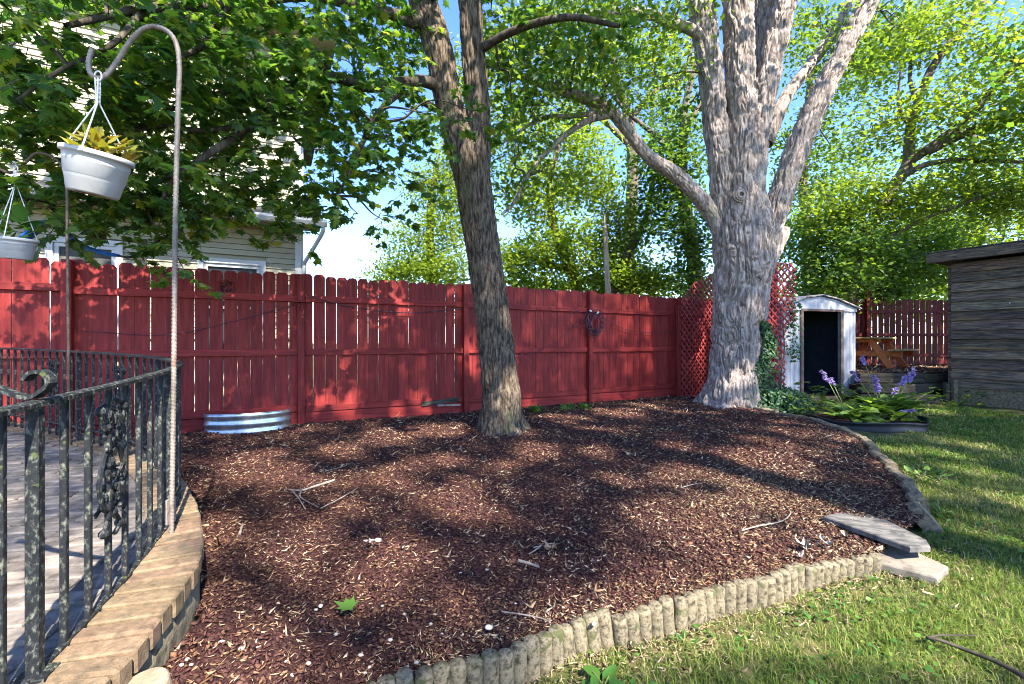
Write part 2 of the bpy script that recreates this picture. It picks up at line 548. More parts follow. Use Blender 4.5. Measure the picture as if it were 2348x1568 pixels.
M['orange'] = noisemat('orange_brown_stain', [(0.25, (0.36, 0.105, 0.030)), (0.6, (0.50, 0.16, 0.045)), (0.8, (0.42, 0.17, 0.07))], 3, (0.8, 6, 6), 7, 0.65, 0.3, 6, (0.6, 10, 10), perobj=0.1, dist=0.005)
M['orangetop'] = noisemat('worn_mossy_table_boards', [(0.25, (0.24, 0.16, 0.06)), (0.6, (0.36, 0.24, 0.10)), (0.8, (0.28, 0.24, 0.10))], 3, (0.8, 6, 6), 7, 0.8, 0.3, perobj=0.1)
M['plastic'] = noisemat('black_plastic_edging', [(0.3, (0.006, 0.007, 0.009)), (0.7, (0.016, 0.018, 0.022))], 6, (1, 1, 1), 4, 0.5, 0.1, spec=0.25)
M['twig'] = noisemat('grey_dry_twig', [(0.3, (0.15, 0.12, 0.095)), (0.7, (0.30, 0.255, 0.21))], 20, (1, 1, 1), 5, 0.85, 0.3, perobj=0.2)
M['stump'] = noisemat('round_cut_log', [(0.3, (0.22, 0.16, 0.10)), (0.7, (0.34, 0.26, 0.18))], 12, (1, 1, 1), 6, 0.9, 0.4)
M['pebble'] = noisemat('pale_pebble', [(0.3, (0.36, 0.31, 0.25)), (0.7, (0.56, 0.51, 0.43))], 9, (1, 1, 1), 5, 0.8, 0.2, perobj=0.25)
M['litter'] = noisemat('bleached_dry_leaf', [(0.3, (0.20, 0.18, 0.155)), (0.7, (0.36, 0.335, 0.30))], 14, (1, 1, 1), 5, 0.8, 0.3, perobj=0.1)
M['brownleaf'] = noisemat('brown_dry_leaf', [(0.3, (0.20, 0.13, 0.075)), (0.7, (0.36, 0.25, 0.16))], 14, (1, 1, 1), 5, 0.8, 0.3, perobj=0.25)
M['vehicle'] = noisemat('white_camper_shell', [(0.3, (0.60, 0.60, 0.58)), (0.7, (0.68, 0.68, 0.66))], 2, (1, 1, 1), 4, 0.5, 0.0)
M['red_cloth'] = noisemat('red_plastic', [(0.3, (0.45, 0.02, 0.06)), (0.7, (0.55, 0.03, 0.08))], 4, (1, 1, 1), 3, 0.5, 0)

M['bark_big'] = noisemat('shaggy_pale_bark', [(0.14, (0.075, 0.058, 0.047)), (0.38, (0.20, 0.157, 0.130)), (0.56, (0.32, 0.262, 0.226)), (0.76, (0.42, 0.36, 0.318))], 10, (2.4, 2.4, 0.42), 10, 0.92, 1.0, 20, (2.6, 2.6, 0.42), spots=((0.155, 0.165, 0.105), 1.6, 0.60, (1, 1, 0.4)), dist=0.02)
M['bark_mid'] = noisemat('brown_grey_furrowed_bark', [(0.28, (0.022, 0.017, 0.012)), (0.45, (0.070, 0.050, 0.033)), (0.6, (0.13, 0.097, 0.066)), (0.78, (0.18, 0.14, 0.10))], 16, (2.2, 2.2, 0.4), 9, 0.95, 0.9, 24, (2.4, 2.4, 0.35), spots=((0.10, 0.105, 0.05), 2.0, 0.60, (1, 1, 0.5)), dist=0.02)
M['bark_dark'] = noisemat('dark_branch_bark', [(0.2, (0.028, 0.022, 0.016)), (0.5, (0.06, 0.048, 0.036)), (0.8, (0.11, 0.09, 0.068))], 12, (2, 2, 0.5), 8, 0.95, 0.6, 20, dist=0.01)
M['bark_far'] = noisemat('far_trunk_bark', [(0.2, (0.055, 0.042, 0.032)), (0.5, (0.11, 0.086, 0.066)), (0.8, (0.17, 0.14, 0.11))], 9, (2, 2, 0.4), 8, 0.95, 0.6, 16, dist=0.02)
M['deadwood'] = noisemat('pale_dead_wood', [(0.2, (0.19, 0.13, 0.08)), (0.5, (0.34, 0.25, 0.17)), (0.8, (0.44, 0.35, 0.26))], 6, (3, 3, 0.3), 8, 0.9, 0.6, 14, (3, 3, 0.3))
M['leaf_maple'] = leafmat('deep_green_maple_leaf', (0.026, 0.075, 0.026), (0.055, 0.120, 0.026), (0.110, 0.175, 0.024), 0.50, (0.19, 0.19, 0.03), trgain=2.4)
M['leaf_silver'] = leafmat('mid_green_leaf', (0.040, 0.085, 0.015), (0.080, 0.140, 0.020), (0.125, 0.185, 0.026), 0.5, (0.19, 0.20, 0.04), trgain=2.2)
M['leaf_bright'] = leafmat('bright_green_leaf', (0.060, 0.110, 0.014), (0.120, 0.180, 0.020), (0.175, 0.225, 0.028), 0.5, (0.24, 0.24, 0.05), trgain=2.2)
M['leaf_dense'] = leafmat('dense_green_leaf', (0.028, 0.068, 0.014), (0.062, 0.120, 0.020), (0.105, 0.170, 0.026), 0.48, (0.14, 0.19, 0.04), trgain=2.2)
M['leaf_ivy'] = leafmat('ivy_leaf', (0.012, 0.042, 0.018), (0.025, 0.075, 0.026), (0.05, 0.12, 0.03), 0.25, (0.13, 0.17, 0.04))
M['leaf_hosta'] = leafmat('hosta_leaf', (0.06, 0.13, 0.02), (0.11, 0.20, 0.035), (0.18, 0.27, 0.06), 0.35, (0.25, 0.32, 0.10), trgain=1.2)
M['leaf_weed'] = leafmat('weed_leaf', (0.035, 0.10, 0.018), (0.06, 0.155, 0.025), (0.10, 0.20, 0.03), 0.35, (0.18, 0.22, 0.04))
M['leaf_coleus'] = leafmat('yellow_orange_leaf', (0.22, 0.24, 0.03), (0.34, 0.30, 0.04), (0.42, 0.26, 0.05), 0.35, (0.44, 0.20, 0.06), trgain=1.1)
M['petal'] = leafmat('lilac_petal', (0.22, 0.14, 0.46), (0.34, 0.24, 0.58), (0.46, 0.36, 0.68), 0.3, None, trgain=1.0)
M['stem'] = noisemat('green_stem', [(0.3, (0.10, 0.13, 0.03)), (0.7, (0.17, 0.20, 0.06))], 10, (1, 1, 1), 3, 0.7, 0)
# ---------------------------------------------------------------- plan of the yard
FD = np.array((0.888, 0.460)); FD = FD / np.linalg.norm(FD)      # fence direction
FA = math.atan2(FD[1], FD[0])
F0 = np.array((-2.95, 6.35))                                       # fence post, t = 0


def fence_pt(t, off=0.0):
    return F0 + FD * t + np.array((-FD[1], FD[0])) * off


EDGE = [(-1.07, 1.28), (-0.75, 1.47), (-0.434, 1.653), (-0.273, 1.743), (-0.126, 1.79), (0.05, 1.88), (0.24, 1.99), (0.58, 2.106), (0.81, 2.19),
        (1.08, 2.31), (1.345, 2.39), (1.645, 2.54), (1.915, 2.64), (2.13, 2.69)]
EDGE_R = [(2.93, 3.24), (3.12, 3.5), (3.38, 3.95), (3.65, 4.48), (4.0, 5.1), (4.30, 5.75), (4.36, 6.3), (4.33, 6.8), (4.2, 7.35), (4.02, 7.80)]
PATIO_OUT = [(-1.03, 0.45), (-1.05, 0.85), (-1.08, 1.23), (-1.135, 1.455), (-1.24, 1.79), (-1.36, 2.00), (-1.52, 2.22), (-1.69, 2.43), (-2.10, 2.87), (-2.6, 3.28), (-3.3, 3.72), (-4.3, 4.18), (-5.6, 4.62)]
BED = [EDGE[0]] + EDGE[1:] + EDGE_R + [(4.75, 8.2), (5.0, 8.8), (5.1, 10.4)] + [tuple(fence_pt(t, -0.02)) for t in np.linspace(8.8, -2.8, 12)] + PATIO_OUT[::-1][1:-3]


def inside(poly, x, y):
    x = np.asarray(x, float); y = np.asarray(y, float)
    r = np.zeros(x.shape, bool)
    n = len(poly)
    for i in range(n):
        x0, y0 = poly[i]; x1, y1 = poly[(i + 1) % n]
        c = ((y0 > y) != (y1 > y))
        with np.errstate(divide='ignore', invalid='ignore'):
            xi = (x1 - x0) * (y - y0) / ((y1 - y0) if y1 != y0 else 1e-9) + x0
        r ^= c & (x < xi)
    return r


# ---------------------------------------------------------------- ground
def grid_mesh(name, xs, ys, zf, mat, mask=None):
    X, Y = np.meshgrid(xs, ys)
    Z = zf(X, Y)
    V = np.stack([X, Y, Z], -1).reshape(-1, 3)
    nx, ny = len(xs), len(ys)
    I = np.arange(nx * ny).reshape(ny, nx)
    Q = np.stack([I[:-1, :-1], I[:-1, 1:], I[1:, 1:], I[1:, :-1]], -1).reshape(-1, 4)
    if mask is not None:
        cxy = V[Q][:, :, :2].mean(1)
        Q = Q[mask(cxy[:, 0], cxy[:, 1])]
    return mesh_np(name, V, Q, mat, smooth=True)


def lawn_surface(X, Y):
    z = lawn_z(X, Y)
    n = vnoise(np.stack([X * 1.7, Y * 1.7, np.zeros_like(X)], -1), 3) - 0.5
    n2 = vnoise(np.stack([X * 6, Y * 6, np.zeros_like(X)], -1), 4) - 0.5
    return z + (0.03 * n + 0.012 * n2) * (np.abs(X) < 12)


xs = np.r_[-300, -120, -60, -30, -18, -12, np.arange(-10, 12.01, 0.12), 18, 30, 60, 120, 300]
ys = np.r_[-200, -60, -20, -8, -4, np.arange(-2, 11.01, 0.12), 14, 18, 25, 40, 80, 160, 400]
lawn = ob('lawn', grid_mesh('lawn', xs, ys, lawn_surface, M['soil_lawn']))
setp(lawn, kind='structure')


def mulch_surface(X, Y):
    n = vnoise(np.stack([X * 2.1, Y * 2.1, np.zeros_like(X)], -1), 9) - 0.5
    n2 = vnoise(np.stack([X * 11, Y * 11, np.zeros_like(X)], -1), 10) - 0.5
    n3 = vnoise(np.stack([X * 33, Y * 33, np.zeros_like(X)], -1), 11) - 0.5
    return mulch_z(X, Y) + 0.035 * n + 0.014 * n2 + 0.010 * n3


xs = np.arange(-5.6, 5.4, 0.03)
ys = np.arange(1.15, 10.6, 0.03)
mb = ob('mulch_bed', grid_mesh('mulch_bed', xs, ys, mulch_surface, M['mulch'], lambda x, y: inside(BED, x, y)))
setp(mb, kind='structure')


def rand_rot(n):
    q = rng.normal(size=(n, 4)); q /= np.linalg.norm(q, axis=1)[:, None]
    w, x, y, z = q.T
    return np.stack([np.stack([1 - 2 * (y * y + z * z), 2 * (x * y - z * w), 2 * (x * z + y * w)], -1),
                     np.stack([2 * (x * y + z * w), 1 - 2 * (x * x + z * z), 2 * (y * z - x * w)], -1),
                     np.stack([2 * (x * z - y * w), 2 * (y * z + x * w), 1 - 2 * (x * x + y * y)], -1)], -2)


def scatter(poly_test, box, n):
    x = rng.uniform(box[0], box[1], n); y = rng.uniform(box[2], box[3], n)
    k = poly_test(x, y)
    return x[k], y[k]


def in_view(x, y, m=0.25):
    return (y > 0.9) & (np.abs(x) < 1.16 * y + m)


def chips_at(x, y, zf, smin, smax, tan_share, thick=1.0):
    n = len(x)
    z = zf(x, y)
    yaw = rng.uniform(0, 2 * PI, n)
    pitch = rng.normal(0, 0.30, n)
    roll = rng.normal(0, 0.5, n)
    kind = rng.random(n)
    tan = kind < tan_share
    length = rng.uniform(smin, smax, n) * np.where(tan, rng.uniform(0.9, 1.9, n), 1.0)
    width = length * np.where(tan, rng.uniform(0.10, 0.22, n), rng.uniform(0.35, 0.8, n))
    th = length * np.where(tan, 0.10, rng.uniform(0.12, 0.35, n)) * thick
    # six point shard: two ends, four waist points
    T = np.array([(-0.5, 0.05, 0), (0.5, -0.08, 0.05), (-0.1, 0.5, -0.1), (0.12, -0.5, -0.1), (0.08, 0.06, 0.5), (-0.05, 0, -0.5)])
    J = rng.normal(0, 0.11, (n, 6, 3))
    P = (T[None] + J) * np.stack([length, width, th], -1)[:, None, :]
    # bent shards
    P[:, :, 2] += (rng.normal(0, 0.5, n) * np.where(tan, 1.2, 0.3))[:, None] * P[:, :, 0] ** 2 / np.maximum(length, 1e-4)[:, None]
    P[:, :, 1] += (rng.normal(0, 0.8, n) * np.where(tan, 1.2, 0.2))[:, None] * P[:, :, 0] ** 2 / np.maximum(length, 1e-4)[:, None]
    cr, sr = np.cos(roll), np.sin(roll)
    yy = P[:, :, 1] * cr[:, None] - P[:, :, 2] * sr[:, None]
    zz = P[:, :, 1] * sr[:, None] + P[:, :, 2] * cr[:, None]
    cp, sp = np.cos(pitch), np.sin(pitch)
    xx = P[:, :, 0] * cp[:, None] + zz * sp[:, None]
    zz = -P[:, :, 0] * sp[:, None] + zz * cp[:, None]
    ca, sa = np.cos(yaw), np.sin(yaw)
    X = xx * ca[:, None] - yy * sa[:, None] + x[:, None]
    Y = xx * sa[:, None] + yy * ca[:, None] + y[:, None]
    Z = zz + z[:, None] + (th * 0.4 + rng.uniform(0, 0.008, n))[:, None]
    FT = np.array([(0, 3, 4), (3, 1, 4), (1, 2, 4), (2, 0, 4), (3, 0, 5), (1, 3, 5), (2, 1, 5), (0, 2, 5)])
    V = np.stack([X, Y, Z], -1).reshape(-1, 3)
    Fc = (FT[None] + 6 * np.arange(n)[:, None, None]).reshape(-1, 3)
    pz = vnoise(np.stack([x * 3.1, y * 3.1, 0 * x], -1), 77)
    col = np.where(tan, np.clip(rng.uniform(0.60, 1.05, n) - 0.25 * (pz - 0.3), 0.55, 1.0), np.clip(rng.normal(0.32, 0.2, n) + 0.35 * (pz - 0.5), 0, 0.70))
    return V, Fc, np.repeat(col, 6)


def join_np(parts):
    V, Fs, A, o = [], [], [], 0
    for v, f, a in parts:
        V.append(v); Fs.append(f + o); A.append(a); o += len(v)
    return np.concatenate(V), np.concatenate(Fs), np.concatenate(A)


bedtest = lambda x, y: inside(BED, x, y) & in_view(x, y)
parts = []
for (y0, y1, dens, smin, smax, tshare) in ((1.1, 2.6, 5200, 0.010, 0.036, 0.34), (2.6, 4.2, 3900, 0.012, 0.040, 0.34), (4.2, 6.5, 2100, 0.017, 0.048, 0.32), (6.5, 10.5, 1100, 0.025, 0.06, 0.32)):
    box = (-5.5, 5.2, y0, y1)
    x, y = scatter(bedtest, box, int(dens * (box[1] - box[0]) * (y1 - y0)))
    # patchy distribution of the pale shreds
    parts.append(chips_at(x, y, mulch_surface, smin, smax, tshare))
V, Fc, A = join_np(parts)
ch = ob('mulch_chips', mesh_np('mulch_chips', V, Fc, M['chips'], {'rnd': A}))
setp(ch, 'loose red brown wood chips and pale shreds covering the bed', 'mulch', kind='stuff')

# dry straw litter on the right part of the bed and along the front edging
SLABS = [(2.0, 3.05), (2.62, 3.45), (2.62, 2.55), (2.2, 2.55)]


def lawntest(x, y):
    k = ~inside(BED, x, y) & in_view(x, y) & (x > -0.5)
    k &= ~((x > 8.3) & (y > 6.5)) & (y < 9.3) & ~((y > 8.5) & (x > 6.4))
    k &= ~inside([(4.3, 5.9), (5.3, 6.0), (5.7, 7.6), (7.2, 8.8), (5.2, 9.2), (4.3, 7.4)], x, y)
    return k


def straw_mask(x, y):
    d = np.full(x.shape, 9.0)
    for p in EDGE[2:]:
        d = np.minimum(d, np.hypot(x - p[0], (y - p[1])))
    a = np.exp(-(d / 0.22) ** 2)
    b = np.exp(-(((x - 2.1) / 0.9) ** 2 + ((y - 3.5) / 0.75) ** 2))
    c = 0.5 * np.exp(-(((x - 3.9) / 0.6) ** 2 + ((y - 4.9) / 0.9) ** 2))
    return rng.random(x.shape) < np.maximum(np.maximum(a, b), c)


x, y = scatter(lambda x, y: in_view(x, y) & straw_mask(x, y) & ~inside(PATIO_OUT + [(-6, 0)], x, y), (-0.6, 4.6, 1.2, 5.8), 90000)
n = len(x)
zb = np.where(inside(BED, x, y), mulch_surface(x, y), lawn_surface(x, y) + 0.012)
sv, sf, sa_ = chips_at(x, y, lambda a, b: zb, 0.012, 0.032, 1.0, 0.6)
sa_ = np.repeat(rng.uniform(0, 1, n), 6)
M['straw'] = attrmat('dry_straw', [(0.0, (0.13, 0.085, 0.045)), (0.5, (0.30, 0.22, 0.12)), (1.0, (0.46, 0.38, 0.24))])
st = ob('dry_straw', mesh_np('dry_straw', sv, sf, M['straw'], {'rnd': sa_}))
setp(st, 'dry straw and clippings strewn along the edging', 'straw', kind='stuff')

# ---------------------------------------------------------------- grass
def blades(x, y, hmin, hmax, wid, lean=0.95):
    n = len(x)
    z = lawn_surface(x, y) - 0.004
    yaw = rng.uniform(0, 2 * PI, n)
    h = rng.uniform(hmin, hmax, n)
    w = wid * rng.uniform(0.7, 1.4, n)
    ln = np.abs(rng.normal(0, lean, n)) + 0.25
    d = np.stack([np.cos(yaw), np.sin(yaw), np.zeros(n)], -1)
    s = np.stack([-np.sin(yaw), np.cos(yaw), np.zeros(n)], -1)
    up = np.array((0, 0, 1.0))
    b = np.stack([x, y, z], -1)
    c1 = b + up * (h * 0.6)[:, None] + d * (h * 0.28 * ln)[:, None]
    c2 = b + up * (h * np.clip(1.0 - 0.25 * ln ** 2, 0.25, 1))[:, None] + d * (h * 0.95 * ln)[:, None]
    V = np.stack([b - s * w[:, None], b + s * w[:, None], c1 - s * (w * 0.8)[:, None], c1 + s * (w * 0.8)[:, None], c2], 1).reshape(-1, 3)
    FT = np.array([(0, 1, 3), (0, 3, 2), (2, 3, 4)])
    Fc = (FT[None] + 5 * np.arange(n)[:, None, None]).reshape(-1, 3)
    patch = vnoise(np.stack([x * 1.3, y * 1.3, 0 * x], -1), 21)
    patch2 = vnoise(np.stack([x * 5, y * 5, 0 * x], -1), 22)
    dry = 0.18 + 0.82 * sm(0.42, 0.72, 0.55 * patch + 0.45 * patch2)
    near_edge = np.full(n, 9.0)
    for p in EDGE[2:]:
        near_edge = np.minimum(near_edge, np.hypot(x - p[0], y - p[1]))
    dry = np.maximum(dry, 0.9 * np.exp(-(near_edge / 0.30) ** 2))
    u = rng.random(n)
    col = np.where(u < dry * 0.6, rng.uniform(0.80, 1.0, n), np.clip(rng.normal(0.42, 0.2, n), 0, 0.82))
    return V, Fc, np.repeat(col, 5)


parts = []
for (y0, y1, dens, h0, h1, w) in ((0.9, 2.6, 14000, 0.018, 0.060, 0.0016), (2.6, 4.2, 7000, 0.022, 0.065, 0.0022), (4.2, 6.5, 3200, 0.025, 0.07, 0.0034), (6.5, 9.3, 1900, 0.03, 0.075, 0.0048)):
    xw = 1.17 * y1 + 0.3
    n0 = int(dens * (xw + 0.6) * (y1 - y0))
    x, y = scatter(lawntest, (-0.6, xw, y0, y1), n0)
    # thin out bare ground next to the edging
    d = np.full(x.shape, 9.0)
    for p in EDGE[2:]: d = np.minimum(d, np.hypot(x - p[0], y - p[1]))
    cl = vnoise(np.stack([x * 9, y * 9, 0 * x], -1), 31)
    k = (rng.random(len(x)) < 0.25 + 0.75 * sm(0.05, 0.45, d)) & (rng.random(len(x)) < 0.25 + 1.1 * cl)
    x, y = x[k], y[k]
    parts.append(blades(x, y, h0, h1, w))
V, Fc, A = join_np(parts)
gr = ob('grass', mesh_np('grass', V, Fc, M['grass'], {'rnd': A}))
setp(gr, 'mown green lawn grass with dry straw coloured patches', 'grass', kind='stuff')

# ---------------------------------------------------------------- leaf machinery
def leaf_template(kind):
    if kind == 'maple':
        h = [(0.07, 0.02), (0.34, -0.08), (0.27, 0.12), (0.56, 0.34), (0.33, 0.40), (0.37, 0.62), (0.15, 0.60)]
        pts = [(0, 0)] + h + [(0, 1.0)] + [(-a, b) for a, b in h[::-1]]
        n = len(pts)
        V = [(0, 0.33, 0)] + [(a, b, -0.35 * abs(a) - 0.18 * max(b - 0.4, 0) ** 2) for a, b in pts]
        Fs = [(0, 1 + i, 1 + (i + 1) % n) for i in range(n)]
    elif kind == 'lobe':
        pts = [(0, 0), (0.36, 0.12), (0.24, 0.30), (0.30, 0.55), (0, 1.0), (-0.30, 0.55), (-0.24, 0.30), (-0.36, 0.12)]
        V = [(0, 0.35, 0.0)] + [(a, b, -0.3 * abs(a)) for a, b in pts]
        Fs = [(0, 1 + i, 1 + (i + 1) % 8) for i in range(8)]
    elif kind == 'tri':
        V = [(0, 0, 0), (0.40, 0.38, -0.12), (0, 1.0, -0.05), (-0.40, 0.38, -0.12)]
        Fs = [(0, 1, 2), (0, 2, 3)]
    elif kind == 'oval':
        pts = [(0, 0), (0.26, 0.12), (0.38, 0.38), (0.28, 0.72), (0, 1.0), (-0.28, 0.72), (-0.38, 0.38), (-0.26, 0.12)]
        V = [(0, 0.4, -0.06)] + [(a, b, 0.22 * abs(a) - 0.30 * b * b) for a, b in pts]
        Fs = [(0, 1 + i, 1 + (i + 1) % 8) for i in range(8)]
    elif kind == 'petal':
        V = [(0, 0, 0), (0.25, 0.5, 0.05), (0, 1.0, 0), (-0.25, 0.5, 0.05)]
        Fs = [(0, 1, 2), (0, 2, 3)]
    return np.array(V, float), np.array(Fs)


def leaves(name, P, T, Nn, S, kind, mat, parent=None, col=None, attr_bias=None):
    """one mesh of leaves: base points P, axes T, normals Nn, lengths S"""
    n = len(P)
    TV, TF = leaf_template(kind)
    T = T / np.maximum(np.linalg.norm(T, axis=1), 1e-9)[:, None]
    Nn = Nn - T * (Nn * T).sum(1)[:, None]
    Nn = Nn / np.maximum(np.linalg.norm(Nn, axis=1), 1e-9)[:, None]
    B = np.cross(T, Nn)
    wv = rng.uniform(0.85, 1.15, n)
    V = P[:, None] + (S * wv)[:, None, None] * TV[None, :, 0, None] * B[:, None] + S[:, None, None] * TV[None, :, 1, None] * T[:, None] + (S * rng.uniform(0.3, 1.6, n))[:, None, None] * TV[None, :, 2, None] * Nn[:, None]
    k = len(TV)
    Fc = (TF[None] + k * np.arange(n)[:, None, None]).reshape(-1, 3)
    if col is None: col = rng.random(n)
    return ob(name, mesh_np(name, V.reshape(-1, 3), Fc, mat, {'rnd': np.repeat(col, k)}), None, parent)


# clover and plantain leaves dotted through the lawn
x, y = scatter(lambda x, y: lawntest(x, y) & (rng.random(x.shape) < sm(0.45, 0.75, vnoise(np.stack([x * 2.3, y * 2.3, 0 * x], -1), 51)) + 0.06), (-0.3, 9.0, 1.2, 9.0), 30000)
n = len(x)
a = rng.uniform(0, 2 * PI, n)
P = np.stack([x, y, lawn_surface(x, y) + rng.uniform(0.01, 0.04, n)], -1)
o = leaves('clover', P, np.stack([np.cos(a), np.sin(a), rng.uniform(-0.1, 0.5, n)], -1), np.array((0, 0, 1.0)) + rng.normal(0, 0.3, (n, 3)), rng.uniform(0.014, 0.036, n) * (0.7 + 0.12 * y), 'oval', M['leaf_weed'])
setp(o, 'clover and small broad weeds growing through the lawn', 'ground cover', kind='stuff')
# ---------------------------------------------------------------- raised brick patio
patio = empty('patio', (0, 0, 0))
setp(patio, kind='structure')
out_ = catmull(np.array([(a, b, 0) for a, b in PATIO_OUT]), 240)[:, :2]
seg = np.r_[0, np.cumsum(np.linalg.norm(np.diff(out_, axis=0), axis=1))]


def along(s):
    s = float(np.clip(s, 0, seg[-1] - 1e-6))
    i = int(np.clip(np.searchsorted(seg, s, side='right') - 1, 0, len(seg) - 2))
    t = (s - seg[i]) / (seg[i + 1] - seg[i])
    p = out_[i] * (1 - t) + out_[i + 1] * t
    i0, i1 = max(i - 3, 0), min(i + 4, len(out_) - 1)
    d = out_[i1] - out_[i0]
    d = d / np.linalg.norm(d)
    return p, d, np.array((-d[1], d[0]))      # point, tangent, inward normal (to the left of travel)


# rendered wall below the coping
V, Q = [], []
SS = np.arange(0, seg[-1], 0.04)
for i, s in enumerate(SS):
    p, d, nrm = along(s)
    zt = float(patio_z(p[1])) - 0.075
    for k in range(7):
        f = k / 6
        w = 0.012 * (vnoise(np.array((s * 5, f * 3, 1.3))) - 0.5) + 0.035 * (1 - f) ** 2
        q = p + nrm * 0.012 - nrm * w
        V.append((q[0], q[1], -0.30 + (zt + 0.30) * f))
    q = p + nrm * 0.2
    V.append((q[0], q[1], zt))
n1 = 8
for i in range(len(SS) - 1):
    for k in range(n1 - 1):
        Q.append((i * n1 + k, (i + 1) * n1 + k, (i + 1) * n1 + k + 1, i * n1 + k + 1))
ob('retaining_wall', mesh_np('retaining_wall', np.array(V), np.array(Q), M['wallrender'], smooth=True), None, patio)

# mortar slab under pavers
poly = [tuple(along(s)[0] + along(s)[2] * 0.212) for s in np.arange(0.05, seg[-1], 0.08)]
slab_poly = poly + [(-7.2, 4.4), (-7.2, 0.45)]
V = [(x, y, float(patio_z(y)) - 0.012) for x, y in slab_poly]
mslab = MB(); mslab.add(V, [tuple(range(len(V)))])
mslab.build('mortar_bed', M['patio'], patio)

# coping bricks laid side by side across the edge
bm = [MB().box((0, 0, 0), (0.0725, 0.215, 0.075), bev=0.005 + 0.002 * i).mesh('coping_brick', M['brick']) for i in range(3)]
for me in bm:
    me.transform(Matrix.Identity(4))
s = 0.06
while s < seg[-1] - 0.1:
    p, d, nrm = along(s)
    c = p + nrm * (0.105 + rng.uniform(-0.003, 0.003))
    z = float(patio_z(c[1])) - 0.0375 + rng.uniform(-0.002, 0.002)
    o = ob('coping_brick', random.choice(bm), None, patio, (c[0], c[1], z), (rng.uniform(-.02, .02), rng.uniform(-.02, .02), math.atan2(d[1], d[0]) + rng.uniform(-.015, .015)))
    s += 0.0855

# patio pavers
pv = [MB().box((0, 0, 0), (0.235 + 0.01 * i, 0.088, 0.05), bev=0.006).mesh('paver', M['paver']) for i in range(3)]
inner = [tuple(along(s)[0] + along(s)[2] * 0.235) for s in np.arange(0.02, seg[-1], 0.05)] + [(-7, 4.0), (-7, 0.5)]
ang = R(12)
ca, sa = math.cos(ang), math.sin(ang)
cnt = 0
for j in range(-6, 52):
    for i in range(-26, 4):
        u = i * 0.252 + (0.126 if j % 2 else 0)
        v = j * 0.0935 + 0.45
        x = -1.1 + u * ca - v * sa * 0.0 + v * 0.0
        x = -0.9 + u * ca - (v - 1.2) * sa
        y = v * ca + u * sa * 1.0 + 0.25
        if y < 0.95 or y > 4.3 or not in_view(np.array(x), np.array(y), 0.15): continue
        hw = np.array([(x + a * 0.115 * ca, y + a * 0.115 * sa) for a in (-1, 1)])
        if not inside(inner, np.array(x), np.array(y)): continue
        if not inside(inner, hw[:, 0], hw[:, 1]).all(): continue
        if cnt > 298: continue
        cnt += 1
        ob('paver', random.choice(pv), None, patio, (x, y, float(patio_z(y)) - 0.025 + rng.uniform(-0.004, 0.004)), (rng.uniform(-.02, .02), rng.uniform(-.02, .02), ang + rng.uniform(-.012, .012)))

# ---------------------------------------------------------------- iron railing on the patio
RAIL = [(-1.10, 0.72), (-1.20, 0.98), (-1.27, 1.18), (-1.345, 1.42), (-1.44, 1.70), (-1.53, 1.93), (-1.63, 2.16), (-1.83, 2.50), (-2.2, 2.88), (-2.72, 3.24), (-3.5, 3.66), (-4.6, 4.15), (-5.4, 4.42)]
rp = catmull(np.array([(a, b, 0) for a, b in RAIL]), 300)[:, :2]
rseg = np.r_[0, np.cumsum(np.linalg.norm(np.diff(rp, axis=0), axis=1))]


def rail_at(s):
    i = int(np.clip(np.searchsorted(rseg, s, side='right') - 1, 0, len(rseg) - 2))
    t = (s - rseg[i]) / (rseg[i + 1] - rseg[i])
    p = rp[i] * (1 - t) + rp[i + 1] * t
    d = rp[min(i + 3, len(rp) - 1)] - rp[max(i - 2, 0)]
    return p, math.atan2(d[1], d[0])


def rail_z(y):
    return 0.99 + 0.036 * (y - 1.2)


railing = empty('patio_railing', (-1.63, 2.16, float(patio_z(2.16))), 0, 'curved black wrought iron railing with cast vine panels around the patio', 'railing')
RL = Vector(railing.location)


def ribbon(path, zf, w, h, name, parent):
    V, Q = [], []
    for i in range(len(path)):
        d = path[min(i + 1, len(path) - 1)] - path[max(i - 1, 0)]
        d = d / np.linalg.norm(d)
        nr = np.array((-d[1], d[0]))
        z = zf(path[i][1])
        for a, b in ((-1, 0), (1, 0), (1, .7), (.55, 1), (-.55, 1), (-1, .7)):
            q = path[i] + nr * a * w / 2
            V.append((q[0] - RL.x, q[1] - RL.y, z + b * h - RL.z))
    k = 6
    for i in range(len(path) - 1):
        for j in range(k):
            Q.append((i * k + j, (i + 1) * k + j, (i + 1) * k + (j + 1) % k, i * k + (j + 1) % k))
    m = MB(); m.add(V, Q + [tuple(range(k))[::-1], tuple((len(path) - 1) * k + j for j in range(k))])
    return m.build(name, M['iron'], parent)


